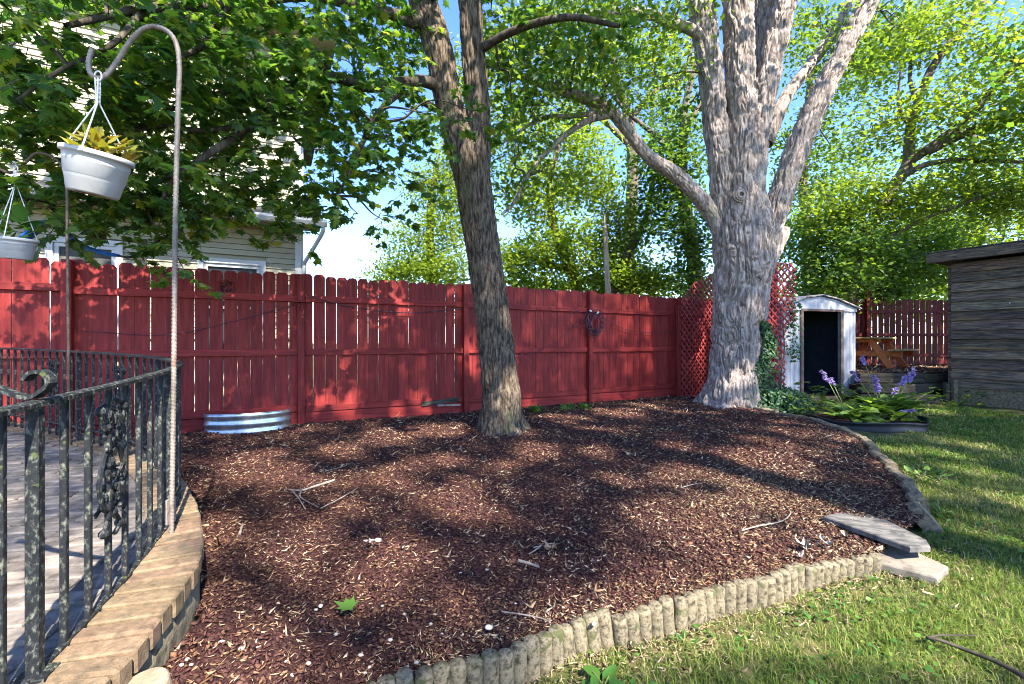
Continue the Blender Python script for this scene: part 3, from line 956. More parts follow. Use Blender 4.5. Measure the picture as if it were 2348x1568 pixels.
ribbon(rp[::2], lambda y: rail_z(y) - 0.014, 0.040, 0.016, 'top_rail', railing)
ribbon(rp[::2], lambda y: float(patio_z(y)) + 0.0 if y < 2.2 else float(patio_z(y)) + 0.10, 0.022, 0.012, 'bottom_rail', railing)
barm = MB().box((0, 0, 0.5), (0.017, 0.017, 1.0), bev=0.002).mesh('baluster', M['iron'])
postm = MB().box((0, 0, 0.5), (0.030, 0.030, 1.0), bev=0.003).mesh('railing_post', M['iron'])
s = 0.05
k = 0
corner_s = rseg[np.argmin(np.hypot(rp[:, 0] + 1.63, rp[:, 1] - 2.16))]
posts_s = [0.538, corner_s, corner_s + 1.05, corner_s + 2.42]
orn_s = []
while s < rseg[-1] - 0.05:
    p, a = rail_at(s)
    z0 = float(patio_z(p[1])); z1 = rail_z(p[1]) - 0.013
    is_post = any(abs(s - q) < 0.055 for q in posts_s)
    if is_post:
        o = ob('railing_post', postm, None, railing, (p[0] - RL.x, p[1] - RL.y, z0 - 0.004 - RL.z), (0, 0, a)); o.scale = (1, 1, z1 - z0 + 0.004)
        fl = MB().box((0, 0, 0.006), (0.075, 0.075, 0.012), bev=0.003).build('foot_plate', M['iron'], o); fl.scale = (1, 1, 1 / (z1 - z0))
    else:
        o = ob('baluster', barm, None, railing, (p[0] - RL.x, p[1] - RL.y, z0 - 0.004 - RL.z), (0, 0, a)); o.scale = (1, 1, z1 - z0 + 0.004)
    s += 0.122
    k += 1

# rusty angle bracket at the corner post
p, a = rail_at(corner_s)
MB().box((p[0] + 0.025 - RL.x, p[1] - 0.02 - RL.y, 0.062), (0.012, 0.06, 0.12), bev=0.002).build('corner_bracket', M['rebar'], railing)


def casting(name, w, h, parent, loc, rz):
    """cast vine panel: oval scroll frame filled with leaves and grapes"""
    m = MB()
    for sgn in (-1, 1):
        P = [(sgn * w * 0.12, 0, h * 0.46), (sgn * w * 0.46, 0, h * 0.40), (sgn * w * 0.30, 0, h * 0.27), (sgn * w * 0.08, 0, h * 0.20), (sgn * w * 0.36, 0, h * 0.06), (sgn * w * 0.50, 0, -h * 0.10), (sgn * w * 0.36, 0, -h * 0.26), (sgn * w * 0.10, 0, -h * 0.33), (sgn * w * 0.32, 0, -h * 0.44), (sgn * w * 0.10, 0, -h * 0.49)]
        m.tube(P, [0.008] * 10, 6, 40)
        for q in (1, 8): m.blob(P[q], 0.017, 7, 5)
    rr = random.Random(5)
    for i in range(64):
        z = rr.uniform(-0.34, 0.42) * h
        ww = w * 0.42 * max(0.25, 1 - abs(z / h) * 1.5)
        x = rr.uniform(-ww, ww)
        m.blob((x, rr.uniform(-0.010, 0.010), z), (rr.uniform(0.008, 0.017), rr.uniform(0.006, 0.010), rr.uniform(0.008, 0.019)), 6, 4)
    for i in range(14):
        z = rr.uniform(-0.40, 0.44) * h
        x = rr.uniform(-0.36, 0.36) * w
        a = rr.uniform(0, 6.28)
        L_ = rr.uniform(0.035, 0.055)
        pts = [(0, 0), (.35, .2), (.2, .4), (.5, .6), (.2, .7), (0, 1), (-.2, .7), (-.5, .6), (-.2, .4), (-.35, .2)]
        Mx = Matrix.Translation((x, rr.choice((-0.012, 0.012)), z)) @ Matrix.Rotation(a, 4, 'Y') @ Matrix.Rotation(R(90) + rr.uniform(-.4, .4), 4, 'X') @ Matrix.Scale(L_, 4)
        m.prism(pts, -0.06, 0.06, Mx)
    return m.build(name, M['iron'], parent, loc, (0, 0, rz))


for sv_, hh in ((0.93, 0.50), (corner_s + 0.60, 0.44), (corner_s + 1.75, 0.40), (corner_s + 2.85, 0.40)):
    p, a = rail_at(sv_)
    casting('vine_casting', 0.15 if hh > 0.5 else 0.17, hh, railing, (p[0] - RL.x, p[1] - RL.y, (float(patio_z(p[1])) + rail_z(p[1])) / 2 + (-0.06 if hh > 0.5 else 0.08) - RL.z), a)

# handrail that comes down to the near run and curls up at its end
p, a = rail_at(0.545)
zt = rail_z(p[1])
g = Vector((p[0], p[1], zt)) - RL
m = MB()
curl = [(g.x - 0.42, g.y - 0.02, g.z + 0.215), (g.x - 0.20, g.y - 0.01, g.z + 0.085), (g.x - 0.04, g.y, g.z + 0.012), (g.x + 0.018, g.y, g.z + 0.025), (g.x + 0.040, g.y, g.z + 0.052), (g.x + 0.020, g.y, g.z + 0.078), (g.x - 0.012, g.y, g.z + 0.074), (g.x - 0.026, g.y, g.z + 0.056)]
pc = catmull(np.array(curl), 48)
V, Q = [], []
for i in range(len(pc)):
    d = pc[min(i + 1, 47)] - pc[max(i - 1, 0)]
    d /= np.linalg.norm(d)
    nn = np.array((-d[2], 0, d[0]))
    for a_, b_ in ((-1, -1), (1, -1), (1, 1), (-1, 1)):
        q = pc[i] + nn * 0.005 * b_ + np.array((0, 1, 0)) * 0.013 * a_
        V.append(tuple(q))
for i in range(47):
    for j in range(4): Q.append((i * 4 + j, (i + 1) * 4 + j, (i + 1) * 4 + (j + 1) % 4, i * 4 + (j + 1) % 4))
m.add(V, Q + [(0, 3, 2, 1), (188, 189, 190, 191)])
m.build('curled_handrail', M['iron'], railing)

# ---------------------------------------------------------------- rebar crooks and hanging pots
def rebar(name, pts, r, mat, label, pitch=0.016):
    P = catmull(np.array([tuple(p) for p in pts]), 60)
    L_ = np.linalg.norm(np.diff(P, axis=0), axis=1).sum()
    n = int(L_ / (pitch / 3))
    P = catmull(np.array([tuple(p) for p in pts]), n)
    i = np.arange(n)
    base = P[0]
    T, U, W = frames(P - base)
    seg_ = 9
    th = np.linspace(0, 2 * PI, seg_, endpoint=False)
    ph = (i[:, None] / 3.0 + th[None] / (2 * PI)) % 1.0
    rr = r * (0.94 + 0.24 * (ph < 0.36))
    V = (P - base)[:, None] + rr[..., None] * (np.cos(th)[None, :, None] * U[:, None] + np.sin(th)[None, :, None] * W[:, None])
    I = np.arange(n * seg_).reshape(n, seg_)
    Q = np.stack([I[:-1], np.roll(I, -1, 1)[:-1], np.roll(I, -1, 1)[1:], I[1:]], -1).reshape(-1, 4)
    o = ob(name, mesh_np(name, V.reshape(-1, 3), Q, mat), None, None, tuple(base))
    return setp(o, label, 'plant hook')


D = 2.05
zb = float(patio_z(2.05)) - 0.02
pts = [Vector((-1.535, D, zb)), at(398, 900, D), at(402, 500, D), at(408, 250, D), at(411, 150, D), at(402, 95, D), at(378, 68, D), at(345, 62, D), at(318, 74, D), at(292, 105, D), at(268, 142, D), at(246, 170, D - .02), at(226, 180, D - .03), at(208, 168, D - .04), at(204, 140, D - .04), at(212, 112, D - .04)]
rebar('rebar_hook', pts, 0.0098, M['rebar'], 'tall grey ribbed rebar crook at the railing corner holding the nearer white pot')
D2 = 3.55
pts = [Vector((-3.45, D2, float(patio_z(D2)) - 0.02)), Vector((-3.46, D2, 1.2)), Vector((-3.47, D2, 2.0)), Vector((-3.48, D2, 2.42)), Vector((-3.53, D2 - .02, 2.56)), Vector((-3.64, D2 - .06, 2.60)), Vector((-3.70, D2 - .10, 2.50)), Vector((-3.75, D2 - .14, 2.42)), Vector((-3.81, D2 - .16, 2.44)), Vector((-3.83, D2 - .16, 2.50))]
rebar('rebar_hook', pts, 0.0095, M['rebar2'], 'thin brown rebar crook beside the far railing post in front of the red fence')


def hanging_pot(name, c, r, h, tilt, hookz, label, leaf_kind):
    t = empty(name, c, 0, label, 'flower pot')
    tiltM = Euler((R(4), tilt, 0)).to_matrix()
    prof_out = [(r * 0.50, -h), (r * 0.66, -h), (r * 0.70, -h + 0.006), (r * 0.775, -h * 0.68), (r * 0.785, -h * 0.67), (r * 0.79, -h * 0.64), (r * 0.80, -h * 0.63), (r * 0.805, -h * 0.60), (r * 0.82, -h * 0.59), (r * 0.875, -h * 0.30), (r * 0.885, -h * 0.29), (r * 0.89, -h * 0.26), (r * 0.91, -0.022), (r * 0.99, -0.020), (r * 1.0, -0.016), (r * 1.0, -0.002), (r * 0.99, 0.0), (r * 0.93, 0.0), (r * 0.90, -0.03), (r * 0.80, -h * 0.55)]
    MB().lathe(prof_out, 48).build('pot_body', M['pot'], t, rot=(R(4), tilt, 0), smooth=True)
    MB().lathe([(0.0001, -h + 0.010), (r * 0.50, -h + 0.010), (r * 0.50, -h)], 32).build('pot_base', M['potbase'], t, rot=(R(4), tilt, 0))
    MB().lathe([(0.0001, -0.040), (r * 0.5, -0.042), (r * 0.89, -0.05)], 32).build('potting_soil', M['potsoil'], t, rot=(R(4), tilt, 0))
    top = Vector((0.0, 0, hookz))
    knot = Vector((-0.0, 0, hookz - 0.115))
    for i, a in enumerate((R(195), R(290), R(70))):
        e = tiltM @ Vector((r * 0.965 * math.cos(a), r * 0.965 * math.sin(a), 0.001))
        w = MB()
        w.tube([tuple(top + Vector((0.012 * math.cos(a), 0.006 * math.sin(a), -0.005))), tuple(knot + Vector((0.006 * math.cos(a), 0.006 * math.sin(a), 0))), tuple(e)], 0.0032, 6, 3, sub=False)
        w.blob(tuple(e + Vector((0, 0, -0.008))), (0.007, 0.007, 0.014), 6, 4)
        w.build('hanger_strand', M['wire'], t)
    lp = MB()
    lp.tube([(0.016 * math.cos(a), 0.0, hookz + 0.006 + 0.022 * math.sin(a)) for a in np.linspace(0, 2 * PI, 16)], 0.0035, 6, 16, sub=False)
    for q in range(5): lp.tube([(-0.01, 0.003, hookz - 0.02 - q * 0.02), (0.01, -0.003, hookz - 0.032 - q * 0.02)], 0.0025, 5, 2, sub=False)
    lp.build('hanger_loop', M['wire'], t)
    return t


pc_ = at(225, 353, 2.01)
pot1 = hanging_pot('hanging_pot', pc_, 0.128, 0.18, R(11), at(225, 178, 2.01).z - pc_.z, 'white tilted plastic pot with yellow leaves hanging from the tall rebar crook', 'coleus')
n = 70
a = rng.uniform(0, 2 * PI, n); r_ = 0.10 * np.sqrt(rng.random(n))
P = np.stack([r_ * np.cos(a) + 0.015, r_ * np.sin(a), rng.uniform(-0.02, 0.075, n) - 0.13 * (r_ * np.cos(a))], -1)
T = np.stack([np.cos(a) + rng.normal(0, .5, n), np.sin(a) + rng.normal(0, .5, n), rng.uniform(0.0, 0.9, n)], -1)
leaves('foliage', P, T, np.stack([rng.normal(0, .4, n), rng.normal(-.5, .4, n), np.ones(n)], -1), rng.uniform(0.04, 0.07, n), 'lobe', M['leaf_coleus'], pot1)
pc2 = at(36, 546, 3.38)
pot2 = hanging_pot('hanging_pot', pc2, 0.125, 0.155, R(4), 2.43 - pc2.z, 'white plastic pot with trailing green leaves at the left edge of the picture', 'green')
n = 26
a = rng.uniform(0, 2 * PI, n); r_ = 0.10 * np.sqrt(rng.random(n))
P = np.stack([r_ * np.cos(a) - 0.03, r_ * np.sin(a), rng.uniform(-0.02, 0.16, n)], -1)
T = np.stack([np.cos(a) - 0.3, np.sin(a), rng.uniform(0.1, 1.2, n)], -1)
leaves('foliage', P, T, np.stack([rng.normal(0, .4, n), rng.normal(-.5, .4, n), np.ones(n)], -1), rng.uniform(0.08, 0.16, n), 'oval', M['leaf_weed'], pot2)

# blue tarp sleeve and black cable tied between the branch and the hook
cz = 3.35
m = MB()
t = empty('tied_cable', tuple(at(200, 570, 4.2)), 0, 'black cable with a blue sleeve slung above the left part of the fence', 'cable')
o_ = Vector(t.location)
m.tube([tuple(at(px, py, d) - o_) for px, py, d in ((270, 586, 4.2), (300, 590, 4.2), (330, 575, 4.3), (375, 545, 4.4), (430, 512, 4.5), (470, 480, 4.7))], 0.011, 8).build('cable', M['black'], t, smooth=True)
m = MB()
m.tube([tuple(at(px, py, d) - o_) for px, py, d in ((-30, 592, 4.0), (20, 570, 4.0), (55, 548, 4.05), (85, 522, 4.1), (110, 512, 4.1), (140, 522, 4.15), (165, 545, 4.15), (195, 566, 4.2), (235, 580, 4.2), (272, 586, 4.2))], [0.022, 0.026, 0.036, 0.042, 0.034, 0.028, 0.024, 0.022, 0.02, 0.014], 9).build('blue_sleeve', M['blue'], t)

# ---------------------------------------------------------------- long red fence
fence = empty('board_fence', (F0[0], F0[1], 0), FA, 'long red stained dog eared board fence behind the mulch bed', 'fence')


def picket_mesh(w, h, th=0.017, ear=0.036, mat=None):
    x = w / 2
    poly = [(-x, 0), (x, 0), (x, h - ear), (x - ear * 0.8, h), (-x + ear * 0.8, h), (-x, h - ear)]
    m = MB()
    m.prism([(p[0], p[1]) for p in poly], 0, th, Matrix(((1, 0, 0, 0), (0, 0, 1, 0), (0, 1, 0, 0), (0, 0, 0, 1))))
    return m.mesh('picket', mat or M['red_v'])


PK = [picket_mesh(w, h) for w, h in ((0.146, 2.08), (0.148, 2.095), (0.143, 2.07), (0.150, 2.085))]
TEND = 8.1
tposts = [-7.28, -4.85, -2.42, 0.01, 2.45, 4.95, 7.35]
x = -7.3
while x < TEND + 6.6:
    if x < TEND or True:
        gap = random.choice((0.002, 0.003, 0.004, 0.007, 0.010, 0.012)) if x < 2.4 else random.choice((0.002, 0.002, 0.003, 0.004, 0.008))
        me = random.choice(PK)
        w = me.vertices[1].co.x * 2
        ob('picket', me, None, fence, (x + w / 2, 0.0, rng.uniform(-0.010, 0.012) + 0.01), (0, rng.uniform(-0.0022, 0.0022), 0))
        x += w + gap
# rails and kick boards between posts
for i in range(len(tposts)):
    a0 = tposts[i] + 0.048
    a1 = (tposts[i + 1] if i + 1 < len(tposts) else TEND + 6.4) - 0.048
    ln = a1 - a0
    for (z, h, th) in ((1.755, 0.088, 0.038), (1.0, 0.088, 0.038), (0.215, 0.088, 0.038)):
        dz = rng.uniform(-0.012, 0.012)
        if i == 4 and z > 1.5: dz = 0.0
        MB().box((0, 0, 0), (ln, th, h), bev=0.004).build('rail', M['red_h'], fence, ((a0 + a1) / 2, -th / 2 - 0.002, z + dz), (0, rng.uniform(-0.004, 0.004), 0))
    MB().box((0, 0, 0), (ln, 0.022, 0.19), bev=0.003).build('kick_board', M['red_h'], fence, ((a0 + a1) / 2, -0.014, 0.062 + rng.uniform(-.01, .01)), (0, rng.uniform(-0.004, 0.004), 0))
for i, tp in enumerate(tposts):
    hgt = (2.06, 2.05, 2.09, 2.085, 2.09, 2.12, 2.10)[i]
    MB().box((0, 0, hgt / 2 - 0.1), (0.092, 0.092, hgt + 0.2), bev=0.006).build('post', M['red_v'], fence, (tp, -0.050, 0), (0, rng.uniform(-.006, .006), 0))
# rotten patch with a split board at the foot of the third bay
MB().box((0, 0, 0), (0.62, 0.02, 0.07), bev=0.004).build('broken_board', M['timber'], fence, (2.02, -0.04, 0.20), (0, R(-4), 0))
MB().box((0, 0, 0), (0.40, 0.018, 0.03), bev=0.004).build('broken_board', M['twig'], fence, (2.15, -0.075, 0.14), (0, R(3), R(4)))


def fence_obj(name, t, off, z, label, cat):
    p = fence_pt(t, off)
    return empty(name, (p[0], p[1], z), FA, label, cat)


# bird house silhouette on the boards
q = fence_obj('birdhouse_plaque', -0.88, -0.018, 1.86, 'small red house shaped wooden plaque near the fence top', 'plaque')
m = MB()
for c, s_, r_ in (((0, -0.012, -0.105), (0.15, 0.02, 0.012), 0), ((-0.070, -0.012, -0.02), (0.012, 0.02, 0.16), 0), ((0.070, -0.012, -0.02), (0.012, 0.02, 0.16), 0), ((-0.043, -0.012, 0.083), (0.115, 0.024, 0.014), -0.52), ((0.043, -0.012, 0.083), (0.115, 0.024, 0.014), 0.52)):
    m.box(c, s_, (0, r_, 0), bev=0.002)
m.build('house_frame', M['red_h'], q)
MB().prism([(-0.063, -0.10), (0.063, -0.10), (0.063, 0.05), (0, 0.085), (-0.063, 0.05)], -0.001, -0.007, Matrix(((1, 0, 0, 0), (0, 0, 1, 0), (0, 1, 0, 0), (0, 0, 0, 1)))).build('back_panel', noisemat('dark_carved_panel', [(0.4, (0.03, 0.006, 0.008)), (0.6, (0.16, 0.02, 0.025))], 30, (1, 1, 1), 4, 0.7, 0.4), q)
# little bracket shelf with an animal shaped hook on the post
q = fence_obj('post_shelf', 0.01, -0.10, 1.70, 'small red bracket shelf with curled hook on a fence post', 'shelf')
MB().box((0, -0.045, 0), (0.21, 0.10, 0.016), bev=0.003).build('shelf_board', M['red_h'], q)
MB().box((0, -0.02, -0.06), (0.03, 0.03, 0.10), bev=0.003).build('bracket', M['red_v'], q)
MB().tube([(-0.10, -0.05, 0.008), (-0.115, -0.05, 0.05), (-0.10, -0.05, 0.075), (-0.125, -0.05, 0.10)], 0.006, 6).build('curled_hook', M['red_h'], q)
# telephone wire along the fence
def cab(name, pts, r, label, mat='cable'):
    p0 = fence_pt(pts[0][0], pts[0][1])
    o = empty(name, (p0[0], p0[1], pts[0][2]), FA, label, 'cable')
    m = MB(); m.tube([(a - pts[0][0], b - pts[0][1], c - pts[0][2]) for a, b, c in pts], r, 6, 40)
    m.build('wire', M[mat], o, smooth=True)
    return o


cab('sagging_wire', [(0.08, -0.06, 1.80), (0.5, -0.055, 1.69), (1.0, -0.055, 1.62), (1.5, -0.055, 1.60), (2.0, -0.055, 1.64), (2.4, -0.055, 1.70)], 0.006, 'dark wire sagging across the fence bay left of the near tree')
cab('sagging_wire', [(-2.3, -0.05, 1.28), (-1.5, -0.05, 1.24), (-0.8, -0.05, 1.42), (-0.2, -0.05, 1.62), (0.0, -0.05, 1.70)], 0.0045, 'thin wire rising to the post shelf across the left fence bay')
cab('sagging_wire', [(5.05, -0.06, 1.75), (5.5, -0.055, 1.50), (6.1, -0.055, 1.36), (6.8, -0.055, 1.36), (7.3, -0.055, 1.44)], 0.0045, 'thin wire from the cable coil towards the lattice')
cab('sagging_wire', [(3.3, -0.055, 0.86), (3.9, -0.055, 1.02), (4.4, -0.055, 1.30), (4.8, -0.06, 1.60)], 0.005, 'thin wire dropping from the cable coil towards the near tree')
q = fence_obj('cable_coil', 4.95, -0.115, 1.55, 'coil of dark purple cable hung on the fence post right of the near tree', 'cable')
for i in range(9):
    r0 = random.uniform(0.13, 0.20)
    cx_, cz_ = random.uniform(-0.06, 0.16), random.uniform(-0.12, 0.02)
    el = random.uniform(0.85, 1.25)
    m = MB()
    m.tube([(cx_ + r0 * math.cos(a) * 0.9, random.uniform(-0.035, 0.02) - 0.005, cz_ + r0 * el * math.sin(a)) for a in np.linspace(0, 2 * PI, 14)], 0.0065, 6, 44)
    m.build('cable_loop', M['cable'], q, smooth=True)
m = MB(); m.tube([(-0.33 + 0.17 * math.cos(a), 0.02, 0.02 + 0.15 * math.sin(a)) for a in np.linspace(0.4, 2 * PI - .2, 14)], 0.0055, 6, 44).build('cable_loop', M['cable'], q, smooth=True)
m = MB(); m.box((-0.055, -0.03, 0.18), (0.05, 0.02, 0.03), (0, 0.4, 0), bev=0.004); m.box((0.11, -0.03, 0.15), (0.06, 0.02, 0.03), (0, -0.5, 0), bev=0.004); m.build('cable_plug', M['wire'], q)

# ---------------------------------------------------------------- galvanised half ring at the fence foot
p = atz(572, 985, 0.0)
gpos = fence_pt(-0.62, -0.06)
ring = empty('window_well', (gpos[0], gpos[1], -0.03), FA, 'half round corrugated galvanised steel ring standing against the fence', 'metal ring')
V, Q = [], []
na, nz_ = 40, 22
for i in range(na + 1):
    a = PI + PI * i / na
    for k in range(nz_ + 1):
        f = k / nz_
        rr = 1 + 0.018 * math.sin(f * 2 * PI * 2.5)
        V.append((0.50 * rr * math.cos(a), 0.27 * rr * math.sin(a), 0.27 * f))
for i in range(na):
    for k in range(nz_):
        Q.append((i * (nz_ + 1) + k, (i + 1) * (nz_ + 1) + k, (i + 1) * (nz_ + 1) + k + 1, i * (nz_ + 1) + k + 1))
m = MB(); m.add(V, Q)
o = m.build('steel_wall', M['galv'], ring, smooth=True)
sd = o.modifiers.new('thick', 'SOLIDIFY'); sd.thickness = 0.004
m = MB(); m.tube([(0.50 * math.cos(a), 0.27 * math.sin(a), 0.27) for a in np.linspace(PI, 2 * PI, 30)], 0.006, 6, 60).build('rolled_rim', M['galv'], ring, smooth=True)

# ---------------------------------------------------------------- house behind the fence
HO = np.array((-4.0, 8.62))
house = empty('neighbour_house', (HO[0], HO[1], 0), FA, 'cream vinyl sided two storey house behind the left fence', 'house')
# local x along the fence (negative = left), y away
HL = 8.2
MB().box((-HL / 2 - 0.0, 3.02, 3.25), (HL, 6.0, 7.1)).build('wall', M['siding'], house)
sm_ = {}


def siding(x0, x1, z):
    ln = x1 - x0
    m = MB()
    V = [(-ln / 2, -0.004, 0), (ln / 2, -0.004, 0), (ln / 2, -0.030, 0.006), (-ln / 2, -0.030, 0.006), (-ln / 2, -0.026, 0.020), (ln / 2, -0.026, 0.020), (-ln / 2, -0.010, 0.098), (ln / 2, -0.010, 0.098), (ln / 2, 0.01, 0.10), (-ln / 2, 0.01, 0.10)]
    m.add(V, [(0, 3, 2, 1), (3, 4, 5, 2), (4, 6, 7, 5), (6, 9, 8, 7), (0, 9, 6, 4, 3), (1, 2, 5, 7, 8)])
    m.build('siding_board', M['siding'], house, ((x0 + x1) / 2, 0.0, z))


wins = [(-1.62, -0.58, 0.9, 2.62), (-3.55, -2.62, 0.9, 2.78), (-5.9, -5.0, 4.3, 5.6)]
z = 1.2
while z < 6.75:
    segs = [(-HL, -0.09)]
    for (a, b, c, d_) in wins:
        if z + 0.1 > c and z < d_:
            ns = []
            for s0, s1 in segs:
                if b <= s0 or a >= s1: ns.append((s0, s1)); continue
                if a > s0: ns.append((s0, a))
                if b < s1: ns.append((b, s1))
            segs = ns
    for s0, s1 in segs: siding(s0, s1, z)
    z += 0.1
MB().box((-0.045, -0.02, 3.3), (0.11, 0.05, 7.0), bev=0.004).build('corner_trim', M['trim'], house)
MB().box((0.022, 0.03, 3.3), (0.04, 0.13, 7.0), bev=0.004).build('corner_trim', M['trim'], house)
for k, (a, b, c, d_) in enumerate(wins):
    f = MB()
    cx_ = (a + b) / 2
    for cc, ss in (((cx_, 0, d_ - 0.045), (b - a, 0.07, 0.09)), ((cx_, 0, c + 0.04), (b - a, 0.07, 0.08)), ((a + 0.045, 0, (c + d_) / 2), (0.09, 0.068, d_ - c - 0.17)), ((b - 0.045, 0, (c + d_) / 2), (0.09, 0.068, d_ - c - 0.17))):
        f.box((cc[0] - cx_, -0.02, cc[2] - c), ss, bev=0.004)
    w = f.build('window', M['trim'], house, (cx_, 0, c))
    f = MB()
    for cc, ss in (((0, 0, d_ - c - 0.12), (b - a - 0.18, 0.05, 0.06)), ((0, 0, (d_ - c) / 2), (b - a - 0.18, 0.05, 0.05)), ((-(b - a) / 2 + 0.12, 0, (d_ - c) / 2), (0.06, 0.045, d_ - c - 0.3)), (((b - a) / 2 - 0.12, 0, (d_ - c) / 2), (0.06, 0.045, d_ - c - 0.3))):
        f.box((cc[0], 0.0, cc[2]), ss, bev=0.004)
    f.build('sash', M['trim'], w)
    MB().box((0, 0.014, (d_ - c) / 2), (b - a - 0.2, 0.006, d_ - c - 0.2)).build('pane', M['screen'] if k == 1 else M['glass'], w)
# dark door frame left of the window
MB().box((-2.36, -0.02, 1.9), (0.10, 0.06, 1.9), bev=0.004).build('door_frame', M['black'], house)
# pent roof with gutter between the storeys
RZ = 3.33
rf = MB()
V = [(-HL, -0.62, RZ), (0.35, -0.62, RZ), (0.35, -0.01, RZ + 0.30), (-HL, -0.01, RZ + 0.30), (-HL, -0.62, RZ - 0.03), (0.35, -0.62, RZ - 0.03), (0.35, -0.01, RZ + 0.26), (-HL, -0.01, RZ + 0.26)]
rf.add(V, [(0, 1, 2, 3), (7, 6, 5, 4), (0, 4, 5, 1), (1, 5, 6, 2), (3, 7, 4, 0)])
roof = rf.build('pent_roof', M['shingle'], house)
MB().box((-HL / 2 + 0.17, -0.31, RZ - 0.06), (HL + 0.30, 0.60, 0.02)).build('soffit', M['soffit'], house)
g = MB()
gp = [(-0.62, 0.02), (-0.74, 0.02), (-0.74, -0.02), (-0.70, -0.085), (-0.63, -0.085), (-0.63, 0.0)]
V = [(xx, yy, RZ + zz - 0.02) for xx in (-HL, 0.40) for yy, zz in gp]
g.add(V, [(i, i + 1, 7 + i, 6 + i) for i in range(5)] + [tuple(range(6)), tuple(range(6, 12))[::-1]])
g.build('gutter', M['trim'], house)
d_ = MB()
d_.tube([(0.33, -0.66, RZ - 0.09), (0.33, -0.64, RZ - 0.2), (0.16, -0.30, RZ - 0.52), (0.06, -0.07, RZ - 0.70), (0.055, -0.06, RZ - 0.85), (0.055, -0.06, 0.2)], 0.035, 10, 60)
d_.build('downspout', M['trim'], house, smooth=True)
# main eave and roof
MB().box((-HL / 2 + 0.15, -0.2, 6.84), (HL + 0.9, 0.9, 0.05)).build('soffit', M['soffit'], house)
rf = MB()
V = [(-HL - 0.3, -0.70, 6.87), (0.6, -0.70, 6.87), (0.6, 3.0, 8.6), (-HL - 0.3, 3.0, 8.6), (-HL - 0.3, 6.7, 6.87), (0.6, 6.7, 6.87)]
rf.add(V, [(0, 1, 2, 3), (3, 2, 5, 4), (0, 3, 4), (1, 5, 2), (0, 4, 5, 1)])
rf.build('roof', M['shingle'], house)
# ---------------------------------------------------------------- garden lattice either side of the big tree
def clip_line(p, d, poly):
    """parametric clip of the line p + t d against a convex polygon (counter clockwise)"""
    t0, t1 = -1e9, 1e9
    n = len(poly)
    for i in range(n):
        a = np.array(poly[i]); b = np.array(poly[(i + 1) % n])
        e = b - a
        nrm = np.array((-e[1], e[0]))
        den = np.dot(nrm, d)
        num = np.dot(nrm, a - p)
        if abs(den) < 1e-9:
            if np.dot(nrm, p - a) < 0: return None
            continue
        t = num / den
        if den > 0: t0 = max(t0, t)
        else: t1 = min(t1, t)
    return (t0, t1) if t1 - t0 > 0.05 else None


def lattice(parent, poly, pitch=0.105, w=0.034, th=0.011, keep=None):
    pts = np.array(poly)
    c = pts.mean(0)
    for k, ang in enumerate((R(45), R(-45))):
        d = np.array((math.cos(ang), math.sin(ang)))
        nr = np.array((-d[1], d[0]))
        for i in range(-40, 41):
            p = c + nr * (i * pitch + 0.02)
            r = clip_line(p, d, poly)
            if r is None: continue
            if keep and not keep(k, i): continue
            mid = p + d * (r[0] + r[1]) / 2
            MB().box((0, 0, 0), (r[1] - r[0], th, w)).build('lattice_slat', M['red_lat'], parent, (mid[0], -0.0125 * k, mid[1]), (0, -ang, 0))


pA = fence_pt(7.15, -0.22)
latA = empty('lattice_panel', (pA[0], pA[1], 0), FA + R(3), 'red wooden lattice panel with raked top left of the big trunk', 'lattice')
lattice(latA, [(0, 0.0), (1.9, 0.02), (1.9, 2.80), (1.25, 2.74), (0.45, 2.42), (0, 1.98)])
MB().box((1.42, 0.05, 1.25), (0.09, 0.06, 2.5), bev=0.004).build('lattice_post', M['red_v'], latA)
MB().box((0.0, 0.05, 0.95), (0.09, 0.06, 1.95), bev=0.004).build('lattice_post', M['red_v'], latA)
pB = (5.02, 8.86)
latB = empty('lattice_panel', (pB[0], pB[1], 0), R(12), 'narrow red lattice strip with frayed edge between big trunk and white shed', 'lattice')
lattice(latB, [(-0.25, 0.04), (0.62, 0.02), (0.63, 1.02), (0.34, 1.36), (0.34, 1.40), (0.0, 1.6), (-0.25, 1.6)], keep=lambda k, i: True)
lattice(latB, [(-0.25, 1.58), (0.36, 1.42), (0.58, 1.62), (0.58, 2.62), (0.50, 2.70), (-0.25, 2.70)])
MB().box((0.14, 0.05, 1.40), (0.14, 0.04, 2.80), bev=0.004).build('lattice_post', M['red_v'], latB)

# ---------------------------------------------------------------- white metal garden shed
W0 = Vector((5.40, 9.15, -0.05)); W1 = Vector((7.42, 9.85, -0.05))
SA = math.atan2(W1.y - W0.y, W1.x - W0.x)
SW = (W1 - W0).length
shed = empty('metal_shed', tuple(W0), SA, 'small white sheet metal garden shed with open dark doorway', 'shed')
EV, PKz, SD = 1.93, 2.17, 2.1


def ribbed(x0, x1, z0, z1, y, name):
    """ribbed sheet along x"""
    n = int((x1 - x0) / 0.012)
    V, Q = [], []
    for i in range(n + 1):
        xx = x0 + (x1 - x0) * i / n
        ph = ((xx - x0) / 0.115) % 1.0
        off = 0.014 * (1 - min(1, max(0, (abs(ph - 0.5) - 0.30) / 0.06)))
        V += [(xx, y - off, z0), (xx, y - off, z1)]
    for i in range(n): Q.append((2 * i, 2 * i + 2, 2 * i + 3, 2 * i + 1))
    m = MB(); m.add(V, Q)
    return m.build(name, M['shedwhite'], shed)


ribbed(0.0, SW * 0.235, 0.03, EV - 0.03, 0.0, 'front_panel')
ribbed(SW * 0.805, SW, 0.03, EV - 0.03, 0.0, 'front_panel')
